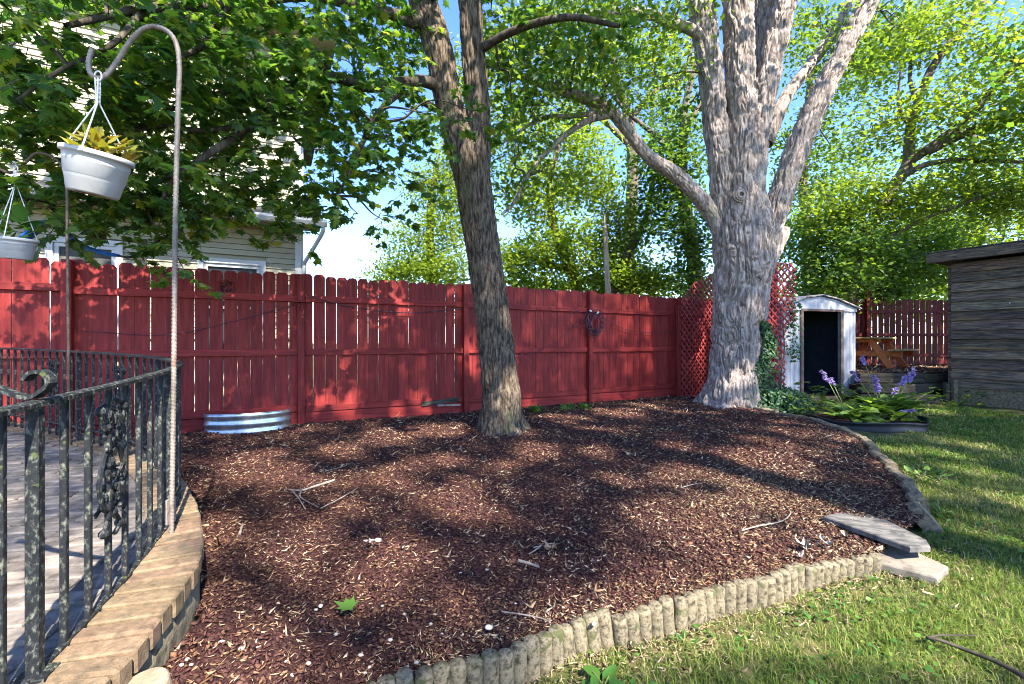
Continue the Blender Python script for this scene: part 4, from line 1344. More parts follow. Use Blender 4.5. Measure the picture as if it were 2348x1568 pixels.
# side and back walls
for nm, c, s_ in (('side_wall', (0.012, SD / 2, EV / 2), (0.02, SD - 0.06, EV)), ('side_wall', (SW - 0.012, SD / 2, EV / 2), (0.02, SD - 0.06, EV)), ('back_wall', (SW / 2, SD, EV / 2), (SW - 0.06, 0.02, EV))):
    MB().box(c, s_).build(nm, M['shed_darkened'] if nm == 'back_wall' else M['shedwhite'], shed)
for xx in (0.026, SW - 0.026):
    MB().box((xx, SD / 2, EV / 2), (0.006, SD - 0.08, EV - 0.02)).build('inner_shade_sheet', M['shed_darkened'], shed)  # dark sheets added over the white walls so the inside reads as shaded
MB().box((SW / 2, SD - 0.03, 0.95), (SW - 0.1, 0.03, 0.07)).build('wall_girt', M['shed_darkened'], shed)
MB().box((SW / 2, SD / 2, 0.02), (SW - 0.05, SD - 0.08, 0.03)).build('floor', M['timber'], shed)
# gable
m = MB()
g_ = [(-0.04, EV - 0.02), (SW + 0.04, EV - 0.02), (SW * 0.72, EV + 0.155), (SW / 2, PKz - 0.02), (SW * 0.28, EV + 0.155)]
m.prism(g_, 0.0, 0.02, Matrix(((1, 0, 0, 0), (0, 0, 1, -0.03), (0, 1, 0, 0), (0, 0, 0, 1))))
m.build('gable', M['shedwhite'], shed)
MB().box((SW / 2, -0.025, EV - 0.05), (SW + 0.02, 0.03, 0.06), bev=0.003).build('header', M['shedwhite'], shed)
# door frame and tracks
x0, x1 = SW * 0.235, SW * 0.805
for c, s_ in (((x0 + 0.035, -0.02, 0.95), (0.07, 0.07, 1.86)), ((x1 - 0.035, -0.02, 0.95), (0.07, 0.07, 1.86)), (((x0 + x1) / 2, -0.022, 1.86), (x1 - x0, 0.06, 0.05)), (((x0 + x1) / 2, -0.022, 0.03), (x1 - x0, 0.06, 0.06))):
    MB().box(c, s_, bev=0.004).build('door_frame', M['shedbrown'], shed)
MB().box((x0 + 0.085, 0.0, 0.95), (0.03, 0.03, 1.80), bev=0.003).build('door_jamb', M['shed_darkened'], shed)
MB().box((x1 - 0.085, 0.0, 0.95), (0.03, 0.03, 1.80), bev=0.003).build('door_jamb', M['shed_darkened'], shed)
# roof sheets
for sgn in (0, 1):
    a = (-0.09, EV - 0.02) if sgn == 0 else (SW + 0.09, EV - 0.02)
    b_ = (SW * 0.28, EV + 0.17) if sgn == 0 else (SW * 0.72, EV + 0.17)
    c_ = (SW / 2, PKz)
    m = MB()
    V = []
    for yy in (-0.09, SD + 0.08):
        for p in (a, b_, c_): V.append((p[0], yy, p[1]))
        for p in (c_, b_, a): V.append((p[0], yy, p[1] + 0.022))
    m.add(V, [(0, 1, 2, 3, 4, 5), (11, 10, 9, 8, 7, 6)] + [(i, (i + 1) % 6, 6 + (i + 1) % 6, 6 + i)[::-1] for i in range(6)])
    m.build('roof_sheet', M['shedroof'], shed)

# ---------------------------------------------------------------- terrace, steps, far fence, table
TZ = 0.50
ter = MB()
tp = [(7.25, 9.60), (8.55, 9.56), (9.1, 9.7), (18, 9.0), (22, 15), (8.6, 15), (8.0, 11.0), (7.64, 10.1)]
ter.prism(tp, -0.2, TZ)
o = ter.build('terrace', M['mulch'])
setp(o, kind='structure')
x, y = scatter(lambda x, y: inside(tp, x, y) & in_view(x, y) & (y < 13), (6.7, 13.0, 9.2, 12.8), 16000)
tv, tf, ta = chips_at(x, y, lambda a, b: 0 * a + TZ, 0.05, 0.10, 0.45)
o = setp(ob('leaf_litter', mesh_np('leaf_litter', tv, tf, M['chips'], {'rnd': ta})), 'brown leaf litter on the terrace around the orange table', 'leaf litter', kind='stuff')

steps = empty('timber_steps', (7.4, 8.75, -0.06), R(-2), 'dark mossy landscape timber steps up to the terrace', 'steps')
for i, (yy, z0, x0, x1) in enumerate(((0.0, 0.0, -0.62, 0.86), (0.34, 0.18, -0.42, 0.98), (0.66, 0.36, -0.22, 1.12))):
    for k in range(2 if i == 2 else 1):
        MB().box((0, 0, 0), (x1 - x0, 0.17, 0.185 if i < 2 else 0.095), bev=0.012).build('timber', M['timber'], steps, ((x0 + x1) / 2, yy + 0.09, z0 + (0.095 if i < 2 else 0.05 + 0.1 * k)), (0, 0, rng.uniform(-.01, .01)))
    if i < 2: MB().box((0, 0, 0), (x1 - x0 - 0.02, 0.20, 0.16)).build('tread_fill', M['mulch'], steps, ((x0 + x1) / 2, yy + 0.27, z0 + 0.075))
for k in range(2):
    MB().box((0, 0, 0), (0.75, 0.14, 0.17), bev=0.012).build('timber', M['timber'], steps, (1.45, 0.74, 0.29 + 0.175 * k), (0, 0, R(4)))
for xx, hh in ((0.94, 0.45), (1.16, 0.50)):
    MB().box((0, 0, 0), (0.075, 0.075, hh), bev=0.006).build('stake', M['stonebar'] if xx > 1 else M['timber'], steps, (xx, 0.02 if xx < 1 else 0.10, hh / 2 - 0.02))

ffence = empty('far_board_fence', (9.4, 12.85, TZ), R(-2.5), 'dark red picket fence with wide gaps behind the orange picnic table', 'fence')  # dark red here is the fence red lowered to stand for shade
PF = [picket_mesh(w, 1.84, mat=M['red_shaded']) for w in (0.138, 0.134)]
x = -0.8
while x < 5.2:
    ob('picket', random.choice(PF), None, ffence, (x, 0, rng.uniform(-.012, .012)), (0, rng.uniform(-.004, .004), 0))
    x += 0.140 + rng.uniform(0.014, 0.03)
for z in (0.28, 0.85, 1.50):
    MB().box((0, 0, 0), (6.0, 0.036, 0.088), bev=0.004).build('rail', M['red_shaded'], ffence, (2.1, -0.02, z))
for xx, hh in ((0.55, 2.08), (2.98, 1.9), (5.0, 1.9)):
    MB().box((0, 0, hh / 2), (0.092, 0.092, hh), bev=0.005).build('post', M['red_shaded'], ffence, (xx, -0.088, 0))

table = empty('picnic_table', (9.08, 11.55, TZ), math.atan2(0.632, 0.775), 'orange stained wooden picnic table on the terrace beside the white shed', 'picnic table')
for i in range(5):
    MB().box((0, 0, 0), (1.85, 0.135, 0.038), bev=0.005).build('top_board', M['orangetop'], table, (0, -0.29 + 0.145 * i, 0.75))
for sy in (-1, 1):
    for k in range(2):
        MB().box((0, 0, 0), (1.85, 0.125, 0.038), bev=0.005).build('seat_board', M['orangetop'], table, (0, sy * (0.66 + 0.133 * (k - .5)), 0.455))
for sx in (-0.66, 0.66):
    for sy in (-1, 1):
        # leg from outside at the ground to inside under the top
        L_ = math.hypot(0.72, 0.42)
        MB().box((0, 0, 0), (0.038, 0.135, L_ + 0.03), bev=0.004).build('leg', M['orange'], table, (sx + 0.0, sy * 0.36, 0.365), (sy * math.atan2(0.42, 0.72), 0, 0))
    MB().box((0, 0, 0), (0.038, 1.50, 0.135), bev=0.004).build('seat_beam', M['orange'], table, (sx + 0.040 * (1 if sx < 0 else -1), 0, 0.37))
    MB().box((0, 0, 0), (0.038, 0.70, 0.09), bev=0.004).build('top_beam', M['orange'], table, (sx + 0.040 * (1 if sx < 0 else -1), 0, 0.685))
for sx in (-1, 1):
    MB().box((0, 0, 0), (0.60, 0.085, 0.035), bev=0.004).build('brace', M['orange'], table, (sx * 0.36, 0, 0.53), (0, sx * R(40), 0))
o = MB().blob((0, 0, 0.05), (0.16, 0.11, 0.06), 12, 6).build('red_tray', M['red_cloth'], None, (9.4, 11.35, TZ), smooth=True)
setp(o, 'small red plastic tray on the ground under the picnic table', 'tray')

# ---------------------------------------------------------------- weathered wooden shed at the right edge
BA = math.atan2(-0.888, 0.46)
barn = empty('wooden_shed', (8.60, 8.90, -0.08), BA, 'weathered grey brown board sided shed at the right edge', 'shed')
BL = 3.4
MB().box((BL / 2 + 0.01, 1.32, 1.40), (BL - 0.02, 2.5, 2.74)).build('core', M['timber'], barn)
zz = 0.0
i = 0
hts = [0.17, 0.19] + [0.185, 0.178, 0.19, 0.182, 0.187, 0.18] * 3
while zz < 2.70:
    h = hts[i % len(hts)]
    m = MB()
    y0, y1 = (-0.050, -0.010) if i > 1 else (-0.012, -0.006)
    V = [(0, y0 + 0.03, 0), (BL, y0 + 0.03, 0), (BL, y0, 0), (0, y0, 0), (0, y1, h), (BL, y1, h), (BL, y1 + 0.03, h), (0, y1 + 0.03, h)]
    # wavy lower edge as separate columns
    nseg = 12
    VV, QQ = [], []
    for k in range(nseg + 1):
        xx = BL * k / nseg
        dz = rng.uniform(-0.004, 0.004)
        VV += [(xx, y0 + 0.028, dz), (xx, y0, dz), (xx, y1, h + 0.004), (xx, y1 + 0.02, h + 0.004)]
    for k in range(nseg):
        for j in range(3): QQ.append((4 * k + j, 4 * k + 4 + j, 4 * k + 5 + j, 4 * k + 1 + j))
    m.add(VV, QQ + [(0, 1, 2, 3), (4 * nseg + 3, 4 * nseg + 2, 4 * nseg + 1, 4 * nseg)])
    m.build('siding_board', M['barnwood'] if i > 1 else M['stonebar'], barn, (0, 0, zz))
    zz += h
    i += 1
MB().box((0, 0, 0), (0.05, 0.09, 2.62), bev=0.004).build('corner_board', M['barnwood'], barn, (-0.028, 0.035, 1.42))
MB().box((BL / 2 - 0.14, 1.1, 2.86), (BL + 0.28, 2.7, 0.10)).build('roof_deck', M['timber'], barn)
MB().box((0, 0, 0), (BL + 0.30, 0.035, 0.185), bev=0.005).build('fascia', M['barnwood'], barn, (BL / 2 - 0.14, -0.27, 2.955 - 0.08))
MB().box((0, 0, 0), (BL + 0.32, 2.8, 0.02), bev=0.003).build('roofing_felt', M['shingle'], barn, (BL / 2 - 0.14, 1.10, 2.982))
m = MB()
for xx, zz in ((0.42, 2.02), (0.80, 1.93)): m.blob((xx, -0.03, zz), (0.010, 0.006, 0.014), 6, 4)
m.build('paint_fleck', M['trim'], barn)

# ---------------------------------------------------------------- front scalloped edging
ep = catmull(np.array([(a, b, 0) for a, b in EDGE[1:]]), 300)[:, :2]
es = np.r_[0, np.cumsum(np.linalg.norm(np.diff(ep, axis=0), axis=1))]
ORD = ['first', 'second', 'third', 'fourth', 'fifth', 'sixth', 'seventh', 'eighth', 'ninth', 'tenth', 'eleventh', 'twelfth', 'thirteenth']


def edge_at(s):
    i = int(np.clip(np.searchsorted(es, s, side='right') - 1, 0, len(es) - 2))
    t = (s - es[i]) / (es[i + 1] - es[i])
    p = ep[i] * (1 - t) + ep[i + 1] * t
    j0, j1 = max(i - 5, 0), min(i + 6, len(ep) - 1)
    d = ep[j1] - ep[j0]
    return p, d / np.linalg.norm(d)


def scallop_block(nc, pitch, hts, seed):
    """a moulded block: a row of overlapping rounded columns with rounded crowns"""
    rr = random.Random(seed)
    m = MB()
    for i in range(nc):
        cx_ = (i - (nc - 1) / 2) * pitch
        r = pitch * 0.565
        h = hts[i]
        sg = 16
        V, Fs = [], []
        levels = [(0.0, 1.0), (0.05, 1.0), (h * 0.55, 1.0), (h - 0.016, 0.995), (h - 0.006, 0.95), (h, 0.84)]
        for (zz, f) in levels:
            for j in range(sg):
                a = 2 * PI * j / sg
                w = 1 + 0.035 * (vnoise(np.array((math.cos(a) * 1.5 + seed, math.sin(a) * 1.5 + i * 3, zz * 22))) - 0.5) * 2
                V.append((cx_ + r * f * w * math.cos(a), r * 0.92 * f * w * math.sin(a), zz + 0.003 * rr.uniform(-1, 1) * (zz > 0.1)))
        nl = len(levels)
        for l in range(nl - 1):
            for j in range(sg):
                k = (j + 1) % sg
                Fs.append((l * sg + j, l * sg + k, (l + 1) * sg + k, (l + 1) * sg + j))
        Fs.append(tuple((nl - 1) * sg + j for j in range(sg)))
        m.add(V, Fs)
    m.box((0, 0.012, 0.055), (nc * pitch - 0.012, 0.040, 0.13), bev=0.006)
    return m


s = 0.20
bi = 0
total = es[-1]
blocks = []
while s + 0.2 < total:
    nc = 5 if bi % 3 else 4
    pitch = 0.0635
    blocks.append((s + nc * pitch / 2, nc, pitch))
    s += nc * pitch + 0.006
    bi += 1
nb = len(blocks)
for i, (sc, nc, pitch) in enumerate(blocks):
    p, d = edge_at(sc)
    base = float(lawn_z(p[0], p[1])) - 0.05
    top = -0.080 + 0.006 * math.sin(i * 2.1) - 0.025 * sm(total - 0.9, total, sc)
    hts = [top - base + rng.uniform(-0.006, 0.006) for _ in range(nc)]
    mb_ = scallop_block(nc, pitch, hts, 11 + i)
    idx = nb - 1 - i
    lab = 'scalloped concrete edging block, ' + (ORD[idx] if idx < len(ORD) else 'farthest') + ' from the stepping slabs'
    o = mb_.build('edging_block', M['concrete'], None, (p[0], p[1], base), (R(rng.uniform(-3, 9)), R(rng.uniform(-4, 4) - (6 if i < 5 else 0)), math.atan2(d[1], d[0])), smooth=False)
    o.data.polygons.foreach_set('use_smooth', np.ones(len(o.data.polygons), bool))
    setp(o, lab, 'edging block', 'scalloped blocks along the front of the bed')

# ---------------------------------------------------------------- straight edging stones on the lawn side of the bed
rp_ = catmull(np.array([(a, b, 0) for a, b in EDGE_R]), 200)[:, :2]
rs = np.r_[0, np.cumsum(np.linalg.norm(np.diff(rp_, axis=0), axis=1))]
s = 0.0
i = 0
lens = [0.16, 0.14, 0.30, 0.46, 0.62, 0.60, 0.58, 0.60, 0.62, 0.60, 0.60]
LABR = ['short ribbed edging stone tipped outwards beside the stepping slabs', 'chunky edging stone next to the tipped one by the slabs', 'rough edging stone with broken top, third up from the slabs', 'long edging stone bar, fourth up from the slabs', 'edging stone bar with overlapped end, fifth up from the slabs', 'straight edging stone bar, sixth up from the slabs, along the lawn', 'edging stone bar left of the black plastic ring', 'edging stone bar at the hostas, nearer the big tree', 'edging stone bar just before the ivy mound', 'last edging stone bar at the foot of the big trunk', 'edging stone stub touching the big trunk']
while s < rs[-1] - 0.1 and i < len(lens):
    e = min(s + lens[i], rs[-1])
    pa = np.array([np.interp(s, rs, rp_[:, 0]), np.interp(s, rs, rp_[:, 1])])
    pb = np.array([np.interp(e, rs, rp_[:, 0]), np.interp(e, rs, rp_[:, 1])])
    c = (pa + pb) / 2
    d = pb - pa
    L_ = np.linalg.norm(d)
    zc = max(float(lawn_z(*c)), float(mulch_z(*c))) - 0.02
    n_ = 9
    m = MB()
    V, Q = [], []
    hgt = (0.15, 0.165, 0.14, 0.16)[i % 4] if i > 2 else 0.20
    for k in range(n_ + 1):
        xx = L_ * (k / n_ - 0.5) * 0.985
        jj = rng.uniform(-0.010, 0.010, 4)
        th = 0.042
        V += [(xx, -th + jj[0], -hgt / 2), (xx, th + jj[1], -hgt / 2), (xx, th + jj[1], hgt / 2 - 0.015 + jj[2]), (xx, th * 0.7, hgt / 2 + jj[2]), (xx, -th * 0.7, hgt / 2 + jj[3]), (xx, -th + jj[0], hgt / 2 - 0.015 + jj[3])]
    for k in range(n_):
        for j in range(6): Q.append((6 * k + j, 6 * k + (j + 1) % 6, 6 * k + 6 + (j + 1) % 6, 6 * k + 6 + j)[::-1])
    m.add(V, Q + [(0, 1, 2, 3, 4, 5)[::-1], tuple(6 * n_ + j for j in range(6))])
    tilt = R(-38) if i == 0 else (R(-14) if i == 1 else R(rng.uniform(-9, 9)))
    o = m.build('edging_stone', M['stonebar'], None, (c[0], c[1], zc - 0.02), (tilt, R(rng.uniform(-2, 2)), math.atan2(d[1], d[0]) + (R(10) if i == 1 else R(rng.uniform(-4, 4)))))
    setp(o, LABR[i], 'edging stone', 'stone bars along the lawn side of the bed')
    s = e + 0.035
    i += 1

# ---------------------------------------------------------------- stepping slabs
def slab(name, poly, z, th, tilt, mat, label):
    c = np.mean(np.array(poly), 0)
    m = MB()
    n = len(poly)
    inn = [(c[0] + (p[0] - c[0]) * 0.975, c[1] + (p[1] - c[1]) * 0.975) for p in poly]
    V = [(p[0] - c[0], p[1] - c[1], 0) for p in poly] + [(p[0] - c[0], p[1] - c[1], th - 0.008) for p in poly] + [(p[0] - c[0], p[1] - c[1], th) for p in inn]
    Fs = [tuple(range(n))[::-1], tuple(range(2 * n, 3 * n))]
    for l in range(2):
        for i in range(n): Fs.append((l * n + i, l * n + (i + 1) % n, (l + 1) * n + (i + 1) % n, (l + 1) * n + i))
    m.add(V, Fs)
    o = m.build(name, mat, None, (c[0], c[1], z), tilt)
    return setp(o, label, 'paving slab')


slab('stepping_slab', [(2.15, 3.15), (2.35, 2.69), (2.50, 2.72), (2.57, 2.82), (2.62, 3.42)], -0.105, 0.035, (R(-1), R(4), 0), M['slate'], 'dark grey five sided slab lying on top of the paler slab')
slab('stepping_slab', [(2.14, 3.0), (2.17, 2.72), (2.37, 2.54), (2.55, 2.66), (2.5, 3.0)], -0.205, 0.045, (R(1), 0, 0), M['slate2'], 'pale tan slab partly under the dark slab at the edging end')

# round cut log beside the brick wall
m = MB()
m.lathe([(0.0001, 0), (0.062, 0), (0.066, 0.02), (0.064, 0.13), (0.060, 0.137), (0.0001, 0.14)], 20)
o = m.build('log_stub', M['stump'], None, (-1.03, 1.30, 0.05), (R(6), R(-8), 0.4), smooth=False)
setp(o, 'short round tan log stub at the foot of the brick patio wall', 'log')

# ---------------------------------------------------------------- twigs and litter
def twig(name, pts, r, label, forks=(), mat='twig', cat='twig', zoff=0.012):
    P = []
    for (px, py, z) in pts:
        q = atz(px, py, z)
        P.append(q)
    o0 = P[0]
    m = MB()
    rr = np.linspace(r, r * 0.55, len(P))
    m.tube([tuple(p - o0) for p in P], rr, 7)
    for fk in forks:
        Q = [atz(px, py, z) for px, py, z in fk]
        m.tube([tuple(p - o0) for p in Q], np.linspace(r * 0.6, r * 0.25, len(Q)), 6)
    o = m.build(name, M[mat], None, tuple(o0), smooth=True)
    return setp(o, label, cat)


g0 = -0.045
twig('fallen_branch', [(765, 1101, g0), (720, 1115, g0), (690, 1124, g0 + .01), (655, 1122, g0)], 0.011, 'forked pale grey branch lying in the middle of the mulch', [[(690, 1124, g0 + .01), (688, 1138, g0), (705, 1150, g0), (730, 1162, g0)], [(668, 1123, g0), (685, 1143, g0), (700, 1167, g0)]])
twig('fallen_twig', [(735, 1165, g0), (780, 1142, g0), (820, 1118, g0)], 0.004, 'thin straight twig just right of the forked branch')
twig('fallen_twig', [(545, 1238, g0 - .03), (552, 1215, g0), (556, 1202, g0 + .02)], 0.010, 'short split stick standing up beside the brick patio')
twig('fallen_branch', [(470, 1562, -.07), (505, 1525, -.08), (550, 1492, -.08)], 0.012, 'dark stick lying in the lower left corner of the mulch', mat='timber')
twig('fallen_twig', [(580, 1552, -.09), (600, 1535, -.09), (620, 1528, -.09)], 0.006, 'short pale stick at the bottom edge left of the scalloped edging')
twig('fallen_twig', [(1188, 1285, -.08), (1215, 1292, -.08), (1236, 1300, -.085)], 0.010, 'stubby pale stick on the mulch above the edging')
twig('fallen_twig', [(1150, 1402, -.09), (1195, 1408, -.09), (1245, 1418, -.09), (1262, 1428, -.09)], 0.004, 'thin curved twig resting near the middle scalloped blocks')
twig('fallen_twig', [(1700, 1216, -.08), (1740, 1205, -.07), (1790, 1195, -.07), (1812, 1176, -.07), (1803, 1162, -.07)], 0.005, 'curved pale twig on the sunlit right of the mulch')
twig('fallen_branch', [(2347, 1550, -.18), (2280, 1515, -.18), (2215, 1490, -.18), (2150, 1466, -.17), (2125, 1462, -.17)], 0.011, 'long dark branch lying on the lawn at lower right', [[(2125, 1462, -.17), (2160, 1456, -.17), (2240, 1457, -.18)]], mat='timber')
twig('fallen_twig', [(1240, 1250, -.085), (1225, 1262, -.085), (1212, 1270, -.085)], 0.006, 'small dark twig left of the curled dry leaf')
twig('fallen_twig', [(745, 1080, -.03), (790, 1068, -.03), (830, 1052, -.03)], 0.004, 'thin pale twig on the shaded mulch left of centre')
twig('fallen_twig', [(1560, 1118, -.05), (1600, 1108, -.05), (1650, 1104, -.05)], 0.004, 'thin straight twig on the dark mulch below the big tree')


def leaf_thing(name, px, py, z, size, yaw, mat, label, kind='maple', curl=0.3):
    TV, TF = leaf_template(kind)
    p = atz(px, py, z)
    V = TV.copy()
    V[:, 2] = curl * (V[:, 0] ** 2 * 1.2 + (V[:, 1] - 0.4) ** 2)
    if curl > 0.7: V = V + rng.normal(0, 0.09, V.shape)
    V *= size
    me = mesh_np(name, V, TF, mat, {'rnd': np.full(len(V), 0.75)})
    o = ob(name, me, None, None, tuple(p), (R(rng.uniform(-10, 10)), R(rng.uniform(-10, 10)), yaw))
    return setp(o, label, 'leaf')


leaf_thing('fallen_leaf', 812, 1392, -.075, 0.105, R(80), M['leaf_weed'], 'single fresh green maple leaf lying on the mulch')
leaf_thing('fallen_leaf', 1268, 1262, -.065, 0.075, R(40), M['brownleaf'], 'curled tan dry leaf beside the stubby pale stick', curl=1.4)
leaf_thing('fallen_leaf', 600, 1372, -.08, 0.085, R(-70), M['litter'], 'grey dry leaf on the mulch right of the brick patio', curl=0.8)
leaf_thing('fallen_leaf', 848, 1246, -.055, 0.06, R(20), M['litter'], 'grey dry leaf beside the white pebble', curl=0.8)
for i, (px, py, s_, l) in enumerate(((1842, 1258, 0.085, 'largest bleached crumpled leaf beside the edging end'), (1885, 1240, 0.055, 'bleached crumpled leaf right of the largest one'), (1908, 1250, 0.05, 'bleached narrow curled leaf left of the slabs'), (1930, 1228, 0.045, 'bleached crumpled leaf tucked at the dark slab'), (1955, 1243, 0.04, 'small bleached leaf lying on the pale slab'), (1828, 1272, 0.05, 'flat bleached leaf just above the scalloped edging'))):
    leaf_thing('bleached_leaf', px, py, -.085 if i != 4 else -.13, s_, rng.uniform(0, 6), M['litter'], l, curl=1.5)
for i, (px, py, r_, l) in enumerate(((866, 1240, 0.017, 'white oval pebble beside the grey leaf on the mulch'), (1361, 1432, 0.011, 'pale pebble close behind the scalloped edging'), (664, 1553, 0.017, 'pale pebble at the bottom left of the mulch'), (540, 1497, 0.014, 'pale pebble beside the dark stick'), (735, 1390, 0.010, 'small pale pebble left of the green leaf'), (1120, 1440, 0.014, 'white pebble near the middle of the front mulch'))):
    p = atz(px, py, -.085 if py > 1300 else -.05)
    o = MB().blob((0, 0, r_ * 0.3), (r_ * 1.3, r_, r_ * 0.65), 10, 7).build('pebble', M['pebble'], None, tuple(p), (0.1, 0.1, i * 1.3), smooth=True)
    setp(o, l, 'pebble')
# small stones scattered through the front mulch
x, y = scatter(lambda x, y: inside(BED, x, y) & in_view(x, y), (-1.4, 1.4, 1.4, 2.6), 420)
k = rng.random(len(x)) < np.exp(-((x + 0.35) / 0.55) ** 2) * np.exp(-np.clip(y - 1.5, 0, 9) / 0.45) * 1.2
x, y = x[k], y[k]
m = MB()
for a, b in zip(x, y):
    r_ = rng.uniform(0.005, 0.010)
    m.blob((a, b, float(mulch_surface(np.array(a), np.array(b))) + 0.006), (r_ * rng.uniform(1, 1.5), r_, r_ * 0.7), 7, 5)
setp(m.build('gravel', M['pebble'], smooth=True), 'small pale stones scattered in the front of the mulch', 'gravel', kind='stuff')
# flat stones at the lattice foot
for i, (px, py, w, l) in enumerate(((1490, 903, 0.45, 'lower flat grey stone of the pile left of the lattice'), (1515, 893, 0.42, 'middle flat stone of the pile at the lattice foot'), (1535, 884, 0.34, 'topmost flat stone of the pile at the lattice foot'))):
    p = atz(px, py, 0.03 + 0.05 * i)
    m = MB()
    poly = [(w * (0.5 + 0.1 * math.sin(k * 2.3 + i)) * math.cos(k * 0.785), 0.30 * (0.5 + 0.1 * math.cos(k * 1.7 + i)) * math.sin(k * 0.785)) for k in range(8)]
    m.prism(poly, 0, 0.045)
    setp(m.build('flat_stone', M['slate'], None, (p.x, p.y, 0.02 + 0.047 * i), (R(rng.uniform(-2, 2)), 0, 0.3 * i)), l, 'stone')

# ---------------------------------------------------------------- herbs, hostas, ivy
def rosette(name, loc, n, size, label, mat='leaf_weed', kind='oval', spread=0.1, up=0.6, cat='plant', group=None):
    t = empty(name, loc, 0, label, cat, group)
    a = rng.uniform(0, 2 * PI, n)
    r_ = spread * np.sqrt(rng.random(n))
    P = np.stack([r_ * np.cos(a), r_ * np.sin(a), rng.uniform(0, spread * 0.8, n)], -1)
    T = np.stack([np.cos(a), np.sin(a), rng.uniform(0.1, up * 2, n)], -1)
    Nn = np.stack([-0.6 * np.cos(a), -0.6 * np.sin(a), np.ones(n)], -1) + rng.normal(0, 0.25, (n, 3))
    leaves('foliage', P, T, Nn, size * rng.uniform(0.6, 1.15, n), kind, M[mat], t)
    m = MB()
    for i in range(min(n, 9)):
        e = P[i] + T[i] / np.linalg.norm(T[i]) * size * 0.4
        m.tube([(0, 0, -0.03), tuple(P[i] * 0.6 + np.array((0, 0, 0.01))), tuple(e)], 0.003, 5, 5)
    m.build('stems', M['stem'], t)
    return t


def gz(x, y): return float(lawn_surface(np.array(x), np.array(y)))


rosette('weed', (0.13, 1.74, gz(0.13, 1.74)), 6, 0.075, 'broad leaved weed leaning on the scalloped edging', spread=0.03, up=0.9)
rosette('weed', (0.36, 1.80, gz(.36, 1.80)), 7, 0.08, 'long leaved weed clump in front of the middle edging blocks', spread=0.04, up=0.7)
rosette('weed', (0.78, 2.06, gz(.78, 2.06)), 10, 0.035, 'small bright green weed at the edging right of centre', 'leaf_weed', 'lobe', 0.05)
rosette('weed', (1.42, 2.30, gz(1.42, 2.30)), 10, 0.035, 'small yellow green weed between edging and sunny lawn', 'leaf_hosta', 'lobe', 0.05)
rosette('weed', (0.55, 1.62, gz(.55, 1.62)), 12, 0.06, 'low clover like weed patch at the bottom edge of the lawn', 'leaf_weed', 'lobe', 0.09)
rosette('weed', (3.35, 3.55, gz(3.35, 3.55)), 12, 0.07, 'broadleaf weed in the shaded lawn beside the tipped edging stone', 'leaf_weed', 'oval', 0.08)
rosette('weed', (3.85, 4.25, gz(3.85, 4.25)), 22, 0.08, 'sunny yellow green weed patch beside the edging stones', 'leaf_hosta', 'lobe', 0.16)
for (px, py, l) in ((1228, 945, 'fern like green weed right of the near tree foot'), (1300, 941, 'second fern like weed at the fence foot, left of the coil post'), (1342, 938, 'fern like weed at the foot of the coil post'), (1372, 893, 'small ivy seedling climbing the fence right of the coil post')):
    p = atz(px, py, 0.0)
    rosette('weed', (p.x, p.y, 0.0), 26, 0.085, l, 'leaf_weed', 'lobe', 0.10, 0.8)

# black plastic ring with hostas
pr = empty('plastic_border', (5.30, 6.85, -0.12), 0, 'black plastic bed border ring curving around the hostas', 'bed border')
V, Q = [], []
na = 40
for i in range(na + 1):
    a = R(150) + R(205) * i / na
    wob = 0.02 * math.sin(i * 0.7)
    for (rr, zz) in ((0.76, 0.0), (0.78, 0.06), (0.765, 0.07), (0.77, 0.13), (0.79, 0.145), (0.775, 0.16), (0.755, 0.15), (0.75, 0.0)):
        V.append(((rr + wob) * math.cos(a), (rr + wob) * 0.86 * math.sin(a), zz + 0.015 * math.sin(i * 0.35)))
for i in range(na):
    for k in range(7): Q.append((i * 8 + k, (i + 1) * 8 + k, (i + 1) * 8 + k + 1, i * 8 + k + 1))
m = MB(); m.add(V, Q)
m.build('border_strip', M['plastic'], pr, smooth=True)
m = MB(); m.prism([(0.74 * math.cos(a), 0.64 * math.sin(a)) for a in np.linspace(0, 2 * PI, 28, endpoint=False)], 0.0, 0.09).build('bed_soil', M['mulch'], pr)


def hosta(name, loc, n, size, label, flowers, mat='leaf_hosta'):
    t = rosette(name, loc, n, size, label, mat, 'oval', 0.24, 0.38)
    for (dx, dy, h, ln, fsz) in flowers:
        m = MB()
        top = np.array((dx, dy, h))
        m.tube([(dx * 0.15, dy * 0.15, 0.02), (dx * 0.6, dy * 0.6, h * 0.55), tuple(top)], 0.0055, 6, 10)
        stalk = m.build('flower_stalk', M['stem'], t)
        nn = int(ln * 190)
        f = rng.random(nn) ** 0.8
        a = rng.uniform(0, 2 * PI, nn)
        dirv = np.array((dx * 0.4, dy * 0.4, h * 0.45)); dirv = dirv / np.linalg.norm(dirv)
        P = top - dirv * (f * ln)[:, None]
        k = 4
        P = np.repeat(P, k, 0); aa = np.repeat(a, k) + rng.normal(0, .25, nn * k)
        T = np.stack([np.cos(aa), np.sin(aa), rng.uniform(-1.3, -0.1, nn * k)], -1)
        leaves('blossom', P, T, rng.normal(0, 1, (nn * k, 3)), fsz * rng.uniform(0.7, 1.1, nn * k), 'petal', M['petal'], stalk)
    return t


